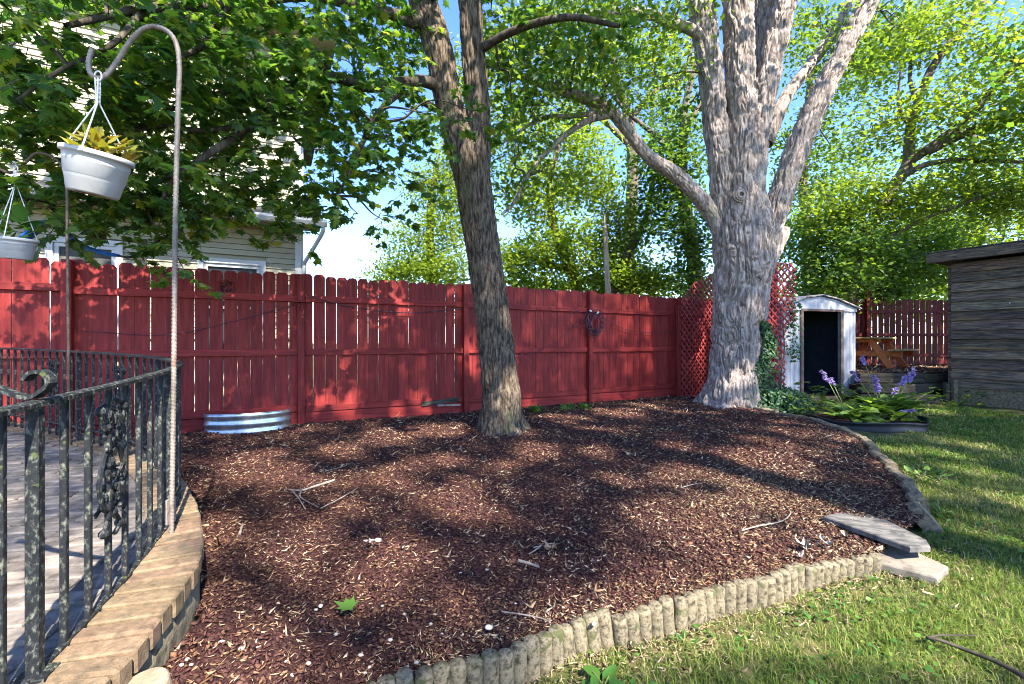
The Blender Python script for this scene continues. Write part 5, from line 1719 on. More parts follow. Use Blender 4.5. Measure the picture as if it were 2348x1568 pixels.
hosta('hosta', (5.05, 6.75, 0.0), 46, 0.25, 'light green hosta with large ribbed leaves in the black border', [(-0.22, 0.35, 0.72, 0.20, 0.055), (-0.12, 0.30, 0.60, 0.12, 0.05), (0.62, -0.3, 0.20, 0.10, 0.06)])
rosette('ground_cover', (5.45, 6.75, 0.0), 70, 0.13, 'mixed low leaves filling the black border between the two hostas', 'leaf_dense', 'oval', 0.45, 0.6)
hosta('hosta', (5.85, 7.10, 0.02), 90, 0.24, 'darker green hosta with purple flower spikes right of the light one', [(-0.05, 0.45, 0.92, 0.16, 0.055), (-0.28, 0.35, 0.66, 0.18, 0.055), (-0.05, 0.20, 0.62, 0.26, 0.062), (0.42, 0.15, 0.62, 0.20, 0.055), (0.62, 0.2, 0.74, 0.28, 0.062), (0.22, 0.1, 0.42, 0.10, 0.05)], 'leaf_dense')
rosette('ground_cover', (4.85, 7.5, -0.02), 60, 0.10, 'low sunlit ground cover between the edging stones and hostas', 'leaf_hosta', 'lobe', 0.38, 0.3)
rosette('ground_cover', (5.6, 8.0, -0.02), 90, 0.13, 'low dark ground cover in front of the shed door', 'leaf_dense', 'oval', 0.5, 0.3)
rosette('ground_cover', (8.35, 8.55, -0.02), 60, 0.10, 'low weeds at the corner of the wooden shed', 'leaf_dense', 'lobe', 0.35, 0.3)
rosette('ground_cover', (6.6, 7.7, -0.02), 90, 0.12, 'low weeds at the foot of the timber steps', 'leaf_dense', 'lobe', 0.55, 0.3)
# ---------------------------------------------------------------- trees
def bark_tube(P, r, seg=48, step=0.03, amp=0.02, freq=9.0, fs=0.16, flare=None, seed=1, lump=0.04):
    """dense tube with ridged bark relief; P (n,3), r (n) control points"""
    Q0 = np.c_[np.asarray(P, float), np.asarray(r, float)]
    L_ = np.linalg.norm(np.diff(Q0[:, :3], axis=0), axis=1).sum()
    n = max(6, int(L_ / step))
    Q0 = catmull(Q0, n)
    Pc, rr = Q0[:, :3], np.maximum(Q0[:, 3], 0.003)
    T, U, W = frames(Pc)
    th = np.linspace(0, 2 * PI, seg, endpoint=False)
    s = np.r_[0, np.cumsum(np.linalg.norm(np.diff(Pc, axis=0), axis=1))]
    dirs = np.cos(th)[None, :, None] * U[:, None] + np.sin(th)[None, :, None] * W[:, None]
    R_ = np.repeat(rr[:, None], seg, 1)
    cyl = np.stack([R_ * np.cos(th)[None], R_ * np.sin(th)[None], np.repeat(s[:, None], seg, 1)], -1)
    if flare:
        hgt, amt, lobes, ph = flare
        R_ = R_ * (1 + amt * np.exp(-s / hgt)[:, None] * (0.65 + 0.5 * np.cos(lobes * th + ph)[None] + 0.25 * np.cos((lobes + 3) * th + 2 * ph)[None]))
    R_ = R_ * (1 + lump * 2 * (vnoise(cyl * np.array((2.2, 2.2, 1.1)) + seed * 7.7, seed) - 0.5))
    if amp > 0:
        warp = 0.35 * (vnoise(cyl * np.array((6, 6, 2.2)), seed + 5) - 0.5)
        c2 = cyl + np.stack([warp, -warp, 0 * warp], -1) * 0.3
        a1 = vnoise(c2 * np.array((freq, freq, freq * fs)), seed + 1)
        a2 = vnoise(c2 * np.array((freq * 2.1, freq * 2.1, freq * fs * 2.6)) + 3.3, seed + 2)
        a3 = vnoise(c2 * np.array((freq * 0.9, freq * 0.9, freq * fs * 1.7)) + 9.1, seed + 3)
        a4 = vnoise(c2 * np.array((freq * 4.0, freq * 4.0, freq * fs * 6)) + 5.1, seed + 4)
        rid = np.exp(-((a1 - 0.5) / 0.10) ** 2)
        rid2 = np.exp(-((a2 - 0.5) / 0.11) ** 2)
        h = 0.25 - np.maximum(rid, 0.62 * rid2) + 0.9 * (a3 - 0.5) + 0.35 * (a4 - 0.5)
        R_ = R_ + amp * h * np.minimum(1, rr / 0.12)[:, None]
    V = Pc[:, None] + R_[..., None] * dirs
    I = np.arange(n * seg).reshape(n, seg)
    Q = np.stack([I[:-1], np.roll(I, -1, 1)[:-1], np.roll(I, -1, 1)[1:], I[1:]], -1).reshape(-1, 4)
    return V.reshape(-1, 3), Q


def join_q(parts):
    V, Q, o = [], [], 0
    for v, q in parts:
        V.append(v); Q.append(q + o); o += len(v)
    return np.concatenate(V), np.concatenate(Q)


def ctl(lst, D0=None):
    """[(px, py, depth, radius)] -> points, radii"""
    return np.array([tuple(at(a, b, d)) for a, b, d, r in lst]), np.array([r for a, b, d, r in lst])


def thin_tubes(segs, seg=5):
    """many small limbs as (points, radii) -> arrays"""
    parts = []
    for P, r in segs:
        Q0 = catmull(np.c_[P, r], max(4, len(P) * 3))
        Pc, rr = Q0[:, :3], np.maximum(Q0[:, 3], 0.0012)
        T, U, W = frames(Pc)
        th = np.linspace(0, 2 * PI, seg, endpoint=False)
        V = Pc[:, None] + rr[:, None, None] * (np.cos(th)[None, :, None] * U[:, None] + np.sin(th)[None, :, None] * W[:, None])
        n = len(Pc)
        I = np.arange(n * seg).reshape(n, seg)
        Q = np.stack([I[:-1], np.roll(I, -1, 1)[:-1], np.roll(I, -1, 1)[1:], I[1:]], -1).reshape(-1, 4)
        parts.append((V.reshape(-1, 3), Q))
    return join_q(parts)


def twig_tubes(A, B, r):
    """vectorised straight three sided twigs from A to B"""
    n = len(A)
    d = B - A
    d = d / np.maximum(np.linalg.norm(d, axis=1), 1e-9)[:, None]
    u = np.cross(d, np.array((0.3, 0.5, 0.8))); u /= np.maximum(np.linalg.norm(u, axis=1), 1e-9)[:, None]
    w = np.cross(d, u)
    V = []
    for (Pt, f) in ((A, 1.0), (B, 0.35)):
        for k in range(3):
            a = 2 * PI * k / 3
            V.append(Pt + (r * f)[:, None] * (math.cos(a) * u + math.sin(a) * w))
    V = np.stack(V, 1).reshape(-1, 3)
    FT = np.array([(0, 1, 4, 3), (1, 2, 5, 4), (2, 0, 3, 5)])
    Q = (FT[None] + 6 * np.arange(n)[:, None, None]).reshape(-1, 4)
    return V, Q


# places the sun reaches through the canopy: (x, y, z, radius)
SUNNY = [(0.55, 1.85, -.2, .42), (1.15, 2.1, -.2, .52), (1.7, 2.25, -.2, .52), (2.3, 2.62, -.15, .44), (0.85, 1.62, -.2, .42), (1.45, 1.85, -.2, .36), (2.0, 2.0, -.2, .3), (3.2, 3.0, -.18, .14), (4.2, 3.6, -.16, .16), (4.9, 5.2, -.12, .14), (5.5, 6.3, -.1, .16), (6.5, 6.8, -.1, .18), (3.9, 3.1, -.17, .10), (5.0, 4.2, -.15, .12), (7.0, 7.8, -.05, .2),
         (2.35, 3.0, -.1, .16), (3.75, 4.25, -.15, .26), (2.02, 4.1, 0, .20), (2.56, 4.6, 0, .26), (1.16, 3.1, -.05, .20), (1.55, 3.35, 0, .15), (2.0, 3.5, 0, .18), (3.75, 5.6, 0, .32), (2.9, 5.3, 0, .15),
         (-1.0, 5.95, 0, .26), (-1.5, 5.5, 0, .22), (-1.85, 4.9, 0, .18), (-2.3, 4.2, 0, .20), (-2.55, 4.5, 0, .2), (-1.0, 1.62, 0, .20), (-1.2, 1.45, .25, .14), (-1.62, 1.66, .27, .30), (-1.62, 2.3, .3, .14),
         (1.7, 7.3, 0, .25), (0.7, 6.9, 0, .2), (-1.70, 1.93, 1.86, .075), (-1.58, 2.12, 0.95, .12), (-1.55, 2.08, 0.5, .10), (8.9, 11.2, .8, 1.1), (10.6, 11.2, .5, .6), (5.0, 6.8, .1, .35), (4.6, 7.3, 0, .2), (5.9, 7.2, .5, .25),
         (3.9, 9.9, 1.0, .12), (2.3, 8.2, 0, .2), (-0.4, 3.4, -.03, .16), (0.3, 5.0, 0, .12),
         (4.5, 7.7, 1.0, .14), (0.25, 5.8, 2.9, .10), (0.0, 5.7, 0.6, .10), (4.6, 4.6, -.13, .10), (5.6, 5.6, -.1, .15)]
_r = random.Random(3)
SUNNY += [(_r.uniform(-3, 4.6), _r.uniform(2.2, 8.4), -.02, _r.uniform(.03, .10)) for _ in range(80)]
SV = np.array(SUN)
# wider openings of the distant crowns, for the hanging foliage and the house wall behind it
WIDE = [(-3.0, 4.4, 4.6, 1.0), (-1.3, 5.3, 4.7, .9), (-3.3, 3.6, 4.1, .6), (-2.2, 4.8, 4.6, .9), (-0.5, 5.6, 5.0, .8), (-3.9, 3.9, 4.7, .9)]


def carve(P, soft=0.3, far=False):
    """leaves that stand in a sun shaft are left off"""
    keep = np.ones(len(P), bool)
    for (a, b, c, r) in SUNNY + (WIDE if far else []):
        d = P - np.array((a, b, c))
        s = d @ SV
        q = d - s[:, None] * SV
        dist = np.linalg.norm(q, axis=1)
        rr = r * (0.55 + 0.9 * vnoise(q * (0.75 / max(r, 0.12)) + 17.3 * (a + b), 5)) * (1 + soft * rng.normal(0, 0.35, len(P))) + np.where(s > 12, 0.10, 0.03)
        keep &= ~((s > 0.25) & (dist < rr))
    return keep


def spray_cloud(cl, nl=8, length=0.34, droop=0.35):
    """cl = [(centre, (rx, ry, rz), sprays)] -> twig starts, twig ends, leaf base, axis, normal"""
    A, B, OUT = [], [], []
    for c, rad, n in cl:
        c = np.array(tuple(c)); rad = np.array(rad)
        g = rng.normal(size=(n, 3)); g /= np.linalg.norm(g, axis=1)[:, None]
        f = rng.random(n) ** 0.45
        p = c + g * f[:, None] * rad
        o = g * rad; o /= np.linalg.norm(o, axis=1)[:, None]
        d = o * 0.9 + rng.normal(0, 0.55, (n, 3)); d[:, 2] = d[:, 2] * 0.5 - droop * rng.random(n)
        d /= np.linalg.norm(d, axis=1)[:, None]
        L_ = length * rng.uniform(0.5, 1.3, n)
        A.append(p); B.append(p + d * L_[:, None])
    A = np.concatenate(A); B = np.concatenate(B)
    n = len(A)
    t = rng.uniform(0.15, 1.0, (n, nl))
    base = A[:, None] + (B - A)[:, None] * t[..., None]
    d = (B - A); d /= np.linalg.norm(d, axis=1)[:, None]
    side = np.cross(d, np.array((0, 0, 1.0))); side /= np.maximum(np.linalg.norm(side, axis=1), 1e-6)[:, None]
    sgn = np.where(rng.random((n, nl)) < 0.5, -1, 1)
    T = d[:, None] * rng.uniform(0.2, 0.9, (n, nl))[..., None] + side[:, None] * (sgn * rng.uniform(0.4, 1.0, (n, nl)))[..., None]
    T[..., 2] -= rng.uniform(0.05, 0.75, (n, nl))
    T += rng.normal(0, 0.15, T.shape)
    Nn = np.array((0, 0, 1.0)) + rng.normal(0, 0.38, (n, nl, 3))
    pet = T / np.linalg.norm(T, axis=2)[..., None]
    base = base + pet * 0.03
    return A, B, base.reshape(-1, 3), T.reshape(-1, 3), Nn.reshape(-1, 3)


def clump_cloud(cl, per=14, cr=0.28):
    """small leaf clumps inside ellipsoids: [(centre, radii, clumps)]"""
    P, G = [], []
    for c, rad, n in cl:
        c = np.array(tuple(c)); rad = np.array(rad)
        g = rng.normal(size=(n, 3)); g /= np.linalg.norm(g, axis=1)[:, None]
        f = rng.random(n) ** 0.40
        q = c + g * f[:, None] * rad
        w = rng.uniform(0.6, 1.4, n) * cr
        p = q[:, None] + rng.normal(0, 1, (n, per, 3)) * w[:, None, None] * np.array((1.1, 1.1, 0.55))
        P.append(p.reshape(-1, 3))
        G.append(np.repeat(rng.random(n), per))
    P = np.concatenate(P); G = np.concatenate(G)
    n = len(P)
    T = rng.normal(0, 1, (n, 3)); T[:, 2] = T[:, 2] * 0.5 - 0.5
    Nn = np.array((0.1, -0.25, 1.0)) + rng.normal(0, 0.45, (n, 3))
    return P, T, Nn, G


def link_branches(root_pts, targets, r0, jit=0.12, k=5):
    """limbs from the nearest structural point to each target"""
    segs = []
    RP = np.array(root_pts)
    for t in targets:
        t = np.array(tuple(t))
        i = np.argmin(np.linalg.norm(RP - t, axis=1) + 0.4 * np.maximum(0, RP[:, 2] - t[2]))
        a = RP[i]
        L_ = np.linalg.norm(t - a)
        f = np.linspace(0, 1, k)[:, None]
        P = a * (1 - f) + t * f
        P[1:-1] += rng.normal(0, jit * L_ * 0.35, (k - 2, 3))
        P[1:-1, 2] += 0.10 * L_ * np.sin(f[1:-1, 0] * PI)
        segs.append((P, np.linspace(r0, r0 * 0.22, k)))
    return segs


# ---- near maple: the trunk in the middle of the picture
TD = 5.96
t1 = empty('maple_tree', tuple(atz(1150, 985, 0.0)), 0, 'dark forked maple tree with leaning trunk in the middle of the mulch', 'tree')
off1 = np.array(tuple(t1.location))
parts = []
P, r = ctl([(1152, 1000, TD, .29), (1150, 960, TD, .265), (1148, 900, TD, .245), (1138, 800, TD, .232), (1126, 700, TD, .225), (1112, 600, TD, .222), (1097, 500, TD, .226), (1085, 420, TD, .232), (1076, 350, TD, .22), (1070, 300, TD, .15), (1068, 270, TD, .08)])
parts.append(bark_tube(P, r, 150, 0.016, 0.020, 22, 0.18, (0.17, 0.55, 5, 0.7), 3, 0.03))
P, r = ctl([(1082, 430, TD, .18), (1062, 360, TD, .185), (1044, 290, TD, .182), (1027, 225, TD, .182), (1005, 115, TD, .185), (975, 20, TD, .18), (940, -70, TD, .175), (890, -180, TD - .1, .16), (860, -300, TD - .3, .14), (850, -450, TD - .5, .10)])
parts.append(bark_tube(P, r, 110, 0.018, 0.018, 22, 0.13, None, 4, 0.03))
P, r = ctl([(1090, 430, TD, .17), (1096, 350, TD, .166), (1096, 280, TD, .160), (1093, 225, TD, .158), (1084, 115, TD, .156), (1078, 0, TD, .152), (1072, -100, TD, .145), (1075, -250, TD, .13), (1090, -400, TD, .10)])
parts.append(bark_tube(P, r, 110, 0.018, 0.018, 22, 0.13, None, 5, 0.03))
V, Q = join_q(parts)
ob('trunk', mesh_np('trunk', V - off1, Q, M['bark_mid'], smooth=True), None, t1)

limbs = []
mains = [
    [(1020, 205, TD, .085), (960, 185, 5.7, .075), (850, 200, 5.4, .066), (770, 178, 5.1, .060), (700, 192, 4.9, .055), (640, 220, 4.7, .05), (575, 285, 4.5, .042), (520, 325, 4.3, .036), (440, 380, 4.1, .026), (380, 430, 4.0, .016)],
    [(700, 192, 4.9, .04), (620, 195, 4.7, .032), (520, 210, 4.5, .026), (420, 240, 4.3, .02), (300, 300, 4.0, .014)],
    [(1000, 250, TD, .05), (930, 215, 5.7, .045), (895, 230, 5.5, .04), (860, 270, 5.3, .034), (830, 330, 5.1, .028), (800, 400, 5.0, .02), (770, 450, 4.9, .012)],
    [(600, 255, 4.6, .034), (540, 330, 4.6, .028), (510, 400, 4.7, .022), (540, 450, 4.8, .016), (600, 520, 4.9, .008)],
    [(980, 60, TD, .09), (850, 20, 5.4, .075), (700, -10, 4.9, .06), (520, 10, 4.3, .05), (330, 20, 3.8, .035), (150, 60, 3.4, .02)],
    [(520, 10, 4.3, .04), (480, 90, 4.2, .03), (420, 130, 4.1, .024), (330, 170, 3.9, .018), (200, 200, 3.7, .012)],
    [(330, 20, 3.8, .03), (260, 100, 3.5, .022), (140, 160, 3.3, .016), (40, 230, 3.2, .01)],
    [(1090, 120, TD, .06), (1180, 70, 5.6, .05), (1300, 40, 5.3, .04), (1420, 60, 5.1, .025)],
    [(1075, -60, TD, .10), (1150, -200, 5.2, .08), (1300, -320, 4.4, .06), (1500, -420, 3.6, .04)],
    [(900, -130, TD - .1, .10), (700, -260, 5.0, .08), (400, -350, 4.0, .06), (100, -420, 3.2, .04)],
    [(575, 285, 4.5, .034), (470, 300, 4.3, .026), (360, 290, 4.1, .02), (230, 330, 3.9, .014), (100, 380, 3.7, .009)],
    [(440, 380, 4.1, .022), (330, 430, 4.1, .016), (210, 470, 4.1, .01), (110, 500, 4.1, .007)],
]
root_pts = []
for mlist in mains:
    P, r = ctl(mlist)
    limbs.append(bark_tube(P, r, 12, 0.05, 0.004, 20, 0.2, None, 6, 0.10))
    root_pts += list(catmull(P, 24)[4:])
cl = [  # centre (px, py, depth) radii sprays: hanging foliage left of the trunk
    (at(150, 120, 3.6), (.9, .7, .55), 130), (at(60, 60, 3.2), (.6, .6, .45), 60), (at(90, 260, 3.6), (.65, .6, .40), 70), (at(330, 130, 4.0), (.8, .6, .5), 100), (at(340, 270, 4.2), (.8, .6, .4), 110),
    (at(500, 100, 4.4), (.8, .6, .5), 105), (at(480, 240, 4.5), (.7, .6, .35), 90), (at(660, 90, 4.9), (.8, .6, .55), 95), (at(640, 230, 4.9), (.75, .6, .35), 90), (at(820, 130, 5.3), (.7, .6, .6), 105),
    (at(800, 240, 5.2), (.75, .6, .40), 95), (at(700, 340, 4.9), (.65, .5, .42), 85), (at(860, 330, 5.2), (.50, .5, .40), 60), (at(760, 440, 4.9), (.50, .4, .30), 40), (at(620, 430, 4.8), (.55, .4, .28), 46), (at(910, 420, 5.1), (.30, .3, .26), 16),
    (at(450, 400, 4.3), (.6, .5, .32), 64), (at(300, 400, 4.1), (.65, .5, .30), 70), (at(130, 400, 3.9), (.6, .5, .32), 64), (at(60, 460, 3.8), (.45, .4, .22), 34), (at(250, 480, 4.2), (.55, .4, .18), 40), (at(430, 480, 4.3), (.42, .4, .18), 34),
    (at(560, 510, 4.8), (.42, .4, .14), 12), (at(680, 545, 4.9), (.35, .3, .14), 8), (at(250, 560, 4.25), (.22, .25, .12), 8), (at(400, 560, 4.3), (.18, .2, .10), 7), (at(425, 625, 4.2), (.05, .08, .10), 4), (at(820, 490, 5.0), (.30, .3, .13), 12), (at(880, 505, 5.0), (.12, .15, .10), 4),
    (at(950, 130, 6.7), (.5, .4, .6), 50), (at(1000, 280, 5.1), (.40, .3, .18), 14), (at(1080, 255, 5.0), (.5, .25, .09), 16), (at(1190, 130, 6.7), (.5, .5, .5), 36), (at(1130, 30, 6.9), (.6, .5, .5), 40), (at(1320, 40, 5.3), (.7, .6, .4), 40), (at(890, 10, 5.6), (.45, .5, .5), 50), (at(760, 0, 5.0), (.8, .6, .4), 70), (at(420, 0, 4.2), (.9, .6, .35), 80), (at(200, 0, 3.7), (.8, .6, .30), 60), (at(1180, 280, 6.5), (.35, .3, .3), 16),
]
cl = [(c, rad, max(3, int(n * (0.64 if c.z < 2.35 else 0.66)))) for c, rad, n in cl]
targets = [c for c, rad, n in cl]
small = link_branches(root_pts, targets, 0.018, 0.16)
more = []
for c, rad, n in cl:
    for k in range(max(2, n // 14)):
        g = rng.normal(size=3); g /= np.linalg.norm(g)
        more.append(np.array(tuple(c)) + g * np.array(rad) * 0.85)
small += link_branches(np.concatenate([catmull(s[0], 10)[2:] for s in small]), more, 0.007, 0.2)
A, B, P, T, Nn = spray_cloud(cl, 9, 0.34, 0.35)
ks = carve(P)
Stw = twig_tubes(A, B, np.full(len(A), 0.0035))
V, Q = join_q(limbs + [thin_tubes(small), Stw])
ob('branches', mesh_np('branches', V - off1, Q, M['bark_dark'], smooth=True), None, t1)
P, T, Nn = P[ks], T[ks], Nn[ks]
S = rng.uniform(0.060, 0.125, len(P))
o = leaves('crown', P - off1, T, Nn, S, 'maple', M['leaf_maple'], t1)


# upper crown of the near maple, above the picture: it shades the fence
def canopy(box, zlo, zhi, n, cr=0.45, per=12):
    """clumps filling a slab, kept above the upper edge of the view"""
    x = rng.uniform(box[0], box[1], n); y = rng.uniform(box[2], box[3], n); z = rng.uniform(zlo, zhi, n)
    k = z > EYE + 0.80 * np.maximum(y, 0) + 0.9
    c = np.stack([x, y, z], -1)[k]
    p = c[:, None] + rng.normal(0, 1, (len(c), per, 3)) * cr * np.array((1, 1, 0.5))
    p = p.reshape(-1, 3)
    p = p[p[:, 2] > EYE + 0.79 * np.maximum(p[:, 1], 0) + 0.35]
    p = p[carve(p)]
    n = len(p)
    T = rng.normal(0, 1, (n, 3)); T[:, 2] -= 0.4
    Nn = np.array((0, 0, 1.0)) + rng.normal(0, 0.45, (n, 3))
    return p, T, Nn


P, T, Nn = canopy((-6.5, 4.5, 1.5, 7.5), 4.8, 9.0, 300)
leaves('upper_crown', P - off1, T, Nn, rng.uniform(0.14, 0.22, len(P)), 'tri', M['leaf_maple'], t1)


def shade_tree(label, base, crown_c, crown_r, n, cr=0.8, per=12, size=(0.10, 0.165), tr=0.4):
    """a tall tree outside the picture whose crown filters the sun"""
    t = empty('maple_tree', base, 0, label, 'tree')
    off = np.array(base)
    cc = np.array(crown_c)
    V, Q = bark_tube(np.array([off + (0, 0, -0.1), off * 0.8 + cc * 0.2 * np.array((1, 1, 0)) + (0, 0, cc[2] * 0.25), off * (0.4, 0.4, 0) + cc * (0.6, 0.6, 0.65), cc + (0, 0, 1.5)]), np.array([tr * 1.25, tr, tr * 0.75, tr * 0.3]), 36, 0.12, 0.02, 14, 0.14, (0.4, 0.4, 5, 0), 8)
    ob('trunk', mesh_np('trunk', V - off, Q, M['bark_mid'], smooth=True), None, t)
    g = rng.normal(size=(24, 3)); g /= np.linalg.norm(g, axis=1)[:, None]
    rootp = [off * (0.5, 0.5, 0) + cc * (0.5, 0.5, f) for f in (0.5, 0.6, 0.7)] + [cc]
    V, Q = thin_tubes(link_branches(rootp, cc + g * np.array(crown_r) * 0.85, 0.10, 0.08, 6), 7)
    ob('limbs', mesh_np('limbs', V - off, Q, M['bark_mid'], smooth=True), None, t)
    P, T, Nn, G = clump_cloud([(cc, crown_r, n)], per, cr)
    k = carve(P, far=True); P, T, Nn = P[k], T[k], Nn[k]
    leaves('crown', P - off, T, Nn, rng.uniform(size[0], size[1], len(P)), 'tri', M['leaf_maple'], t)
    return t


# tall trees behind the viewer: their shade dapples lawn, bed and fence
sd_ = 22.0
shade_tree('tall maple behind the viewer whose shade dapples the mulch', (13.5, -10.5, -0.3), tuple(np.array((0.6, 5.4, 1.6)) + SV * sd_), (7.2, 5.4, 5.6), 3300)
shade_tree('tall maple behind the viewer to the right, shading the lawn', (19.5, -11.0, -0.3), tuple(np.array((7.2, 6.0, 0.6)) + SV * (sd_ + 1)), (5.6, 4.6, 4.6), 1700)
shade_tree('leafy tree beyond the wooden shed, out of the picture, shading the far fence', (15.5, 8.0, 0.3), (14.0, 8.4, 6.6), (3.8, 3.0, 2.6), 1000, tr=0.2)

# ---- the big pale barked tree
BD = 8.2
t2 = empty('silver_maple', tuple(atz(1690, 930, 0.03)), 0, 'massive pale barked many stemmed tree at the back of the mulch bed', 'tree')
off2 = np.array(tuple(t2.location))
parts = []
P, r = ctl([(1680, 945, BD, .52), (1682, 915, BD, .47), (1685, 870, BD, .435), (1689, 800, BD, .42), (1693, 720, BD, .43), (1699, 650, BD, .46), (1704, 590, BD, .50), (1702, 530, BD, .50), (1702, 470, BD, .42), (1703, 420, BD, .34)])
parts.append(bark_tube(P, r, 300, 0.016, 0.050, 13, 0.22, (0.24, 0.50, 5, 2.2), 13, 0.045))


def stem2(l, seg=150, amp=0.040, step=0.022, sd=14):
    P, r = ctl(l)
    parts.append(bark_tube(P, r, seg, step, amp, 13, 0.22, None, sd, 0.05))
    return P


sA = stem2([(1672, 560, BD, .24), (1660, 470, BD, .215), (1650, 390, BD, .205), (1641, 300, BD, .205), (1630, 180, BD, .21), (1608, 20, BD, .215), (1585, -100, BD, .20), (1560, -260, BD, .16), (1530, -420, BD, .10)], sd=15)
sC = stem2([(1706, 560, BD, .36), (1706, 460, BD - .03, .345), (1706, 380, BD - .03, .33), (1705, 300, BD - .03, .30), (1698, 220, BD - .03, .255), (1694, 120, BD, .255), (1690, 0, BD, .245), (1690, -120, BD, .22), (1700, -300, BD, .15)], 170, sd=16)
sC2 = stem2([(1720, 400, BD, .25), (1735, 290, BD, .22), (1757, 190, BD, .205), (1780, 90, BD, .195), (1802, 0, BD, .185), (1822, -110, BD, .20), (1850, -280, BD, .13)], sd=17)
sD = stem2([(1730, 300, BD + .45, .2), (1742, 150, BD + .5, .23), (1750, 0, BD + .5, .22), (1755, -140, BD + .5, .18)], 80, sd=18)
sR = stem2([(1725, 620, BD + .05, .26), (1757, 540, BD + .05, .235), (1792, 440, BD + .05, .205), (1830, 335, BD + .05, .20), (1850, 290, BD + .05, .205), (1886, 210, BD + .05, .185), (1935, 110, BD + .05, .172), (1985, 15, BD + .05, .165), (2035, -80, BD, .18), (2120, -230, BD - .2, .12)], sd=19)
sL = stem2([(1690, 600, BD, .22), (1655, 530, BD, .17), (1618, 470, BD, .14), (1550, 402, BD - .1, .125), (1490, 362, BD - .2, .115), (1440, 302, BD - .3, .105), (1395, 248, BD - .35, .098), (1340, 225, BD - .45, .10), (1250, 195, BD - .6, .075), (1150, 160, BD - .8, .05), (1060, 120, BD - 1, .03)], 80, 0.016, sd=20)
sT = stem2([(1620, 100, BD, .12), (1590, 72, BD - .1, .10), (1530, 48, BD - .2, .09), (1470, 30, BD - .3, .082), (1370, 32, BD - .4, .065), (1290, 45, BD - .6, .045), (1200, 60, BD - .8, .025)], 48, 0.010, 0.03, 21)
sB = stem2([(1755, 330, BD + .5, .13), (1800, 225, BD + .6, .12), (1850, 158, BD + .7, .105), (1900, 90, BD + .8, .095), (1945, 10, BD + .9, .085), (2000, -90, BD + 1, .06)], 48, 0.012, 0.03, 22)
sL2 = stem2([(1398, 262, BD - .35, .07), (1340, 280, BD - .5, .055), (1270, 332, BD - .6, .048), (1215, 395, BD - .7, .040), (1180, 462, BD - .8, .030), (1150, 492, BD - .85, .018)], 24, 0.006, 0.04, 23)
sL3 = stem2([(1400, 255, BD - .35, .05), (1310, 266, BD - .5, .042), (1240, 272, BD - .7, .03), (1150, 330, BD - .9, .015)], 20, 0.005, 0.04, 24)
# stub on the right and the ringed knot on the front
stem2([(1750, 610, BD, .18), (1782, 560, BD, .12), (1797, 535, BD, .09), (1803, 522, BD, .06)], 60, 0.02, 0.02, 25)
trunk2 = join_q(parts)
kc = at(1697, 447, BD - .36)
m = MB()
for k, (rr, dy) in enumerate(((0.11, 0.0), (0.085, -0.02), (0.055, -0.03))):
    m.tube([(kc.x - off2[0] + rr * math.cos(a) * 1.05, kc.y - off2[1] + dy, kc.z - off2[2] + rr * math.sin(a)) for a in np.linspace(0, 2 * PI, 17)], 0.022, 8, 40)
m.blob((kc.x - off2[0], kc.y - off2[1] + 0.01, kc.z - off2[2]), (0.06, 0.02, 0.06), 10, 6)
m.build('knot', M['bark_big'], t2, smooth=True)

root2 = np.concatenate([catmull(s, 40) for s in (sA, sC, sC2, sR, sL, sT, sB, sL2, sL3)])
cl2 = [(at(1450, 60, 7.4), (.9, .8, .5), 46), (at(1330, 120, 7.2), (.9, .8, .5), 50), (at(1240, 60, 7.0), (.8, .8, .5), 44), (at(1500, 170, 8.2), (.7, .8, .5), 30), (at(1380, 220, 7.6), (.8, .7, .4), 34), (at(1220, 240, 7.2), (.8, .7, .6), 44), (at(1180, 380, 7.3), (.6, .6, .7), 36), (at(1260, 400, 7.4), (.5, .6, .6), 20),
       (at(1880, 60, 9.0), (.8, .8, .6), 34), (at(1960, 150, 8.8), (.9, .8, .6), 36), (at(1900, 330, 9.2), (.7, .8, .7), 36), (at(2050, 60, 8.6), (.9, .8, .5), 36), (at(1560, 0, 8.0), (.8, .8, .4), 24), (at(1840, 420, 9.4), (.5, .6, .6), 20), (at(1180, 150, 6.8), (.7, .7, .6), 40), (at(1560, 260, 9.0), (.5, .6, .5), 14)]
sm2 = link_branches(root2, [c for c, a, n in cl2], 0.03, 0.14)
more = []
for c, rad, n in cl2:
    for k in range(max(3, n // 6)):
        g = rng.normal(size=3); g /= np.linalg.norm(g)
        more.append(np.array(tuple(c)) + g * np.array(rad) * 0.9)
sm2 += link_branches(np.concatenate([catmull(s[0], 10)[2:] for s in sm2]), more, 0.012, 0.2)
n_big = len(trunk2[1])
V, Q = join_q([trunk2, thin_tubes(sm2, 4)])
me = mesh_np('trunk', V - off2, Q, M['bark_big'], smooth=True)
me.materials.append(M['bark_far'])
mi = np.zeros(len(Q), np.int32); mi[n_big:] = 1
me.polygons.foreach_set('material_index', mi)
ob('trunk', me, None, t2)
P, T, Nn, G = clump_cloud(cl2, 16, 0.20)
k = carve(P); P, T, Nn, G = P[k], T[k], Nn[k], G[k]
leaves('crown', P - off2, T, Nn, rng.uniform(0.06, 0.115, len(P)), 'lobe', M['leaf_silver'], t2, np.clip(0.55 * G + 0.45 * rng.random(len(G)), 0, 1))
P, T, Nn = canopy((0.5, 11.5, 3.0, 9.0), 6.8, 11.5, 200, 0.5)
leaves('upper_crown', P - off2, T, Nn, rng.uniform(0.12, 0.2, len(P)), 'tri', M['leaf_silver'], t2)

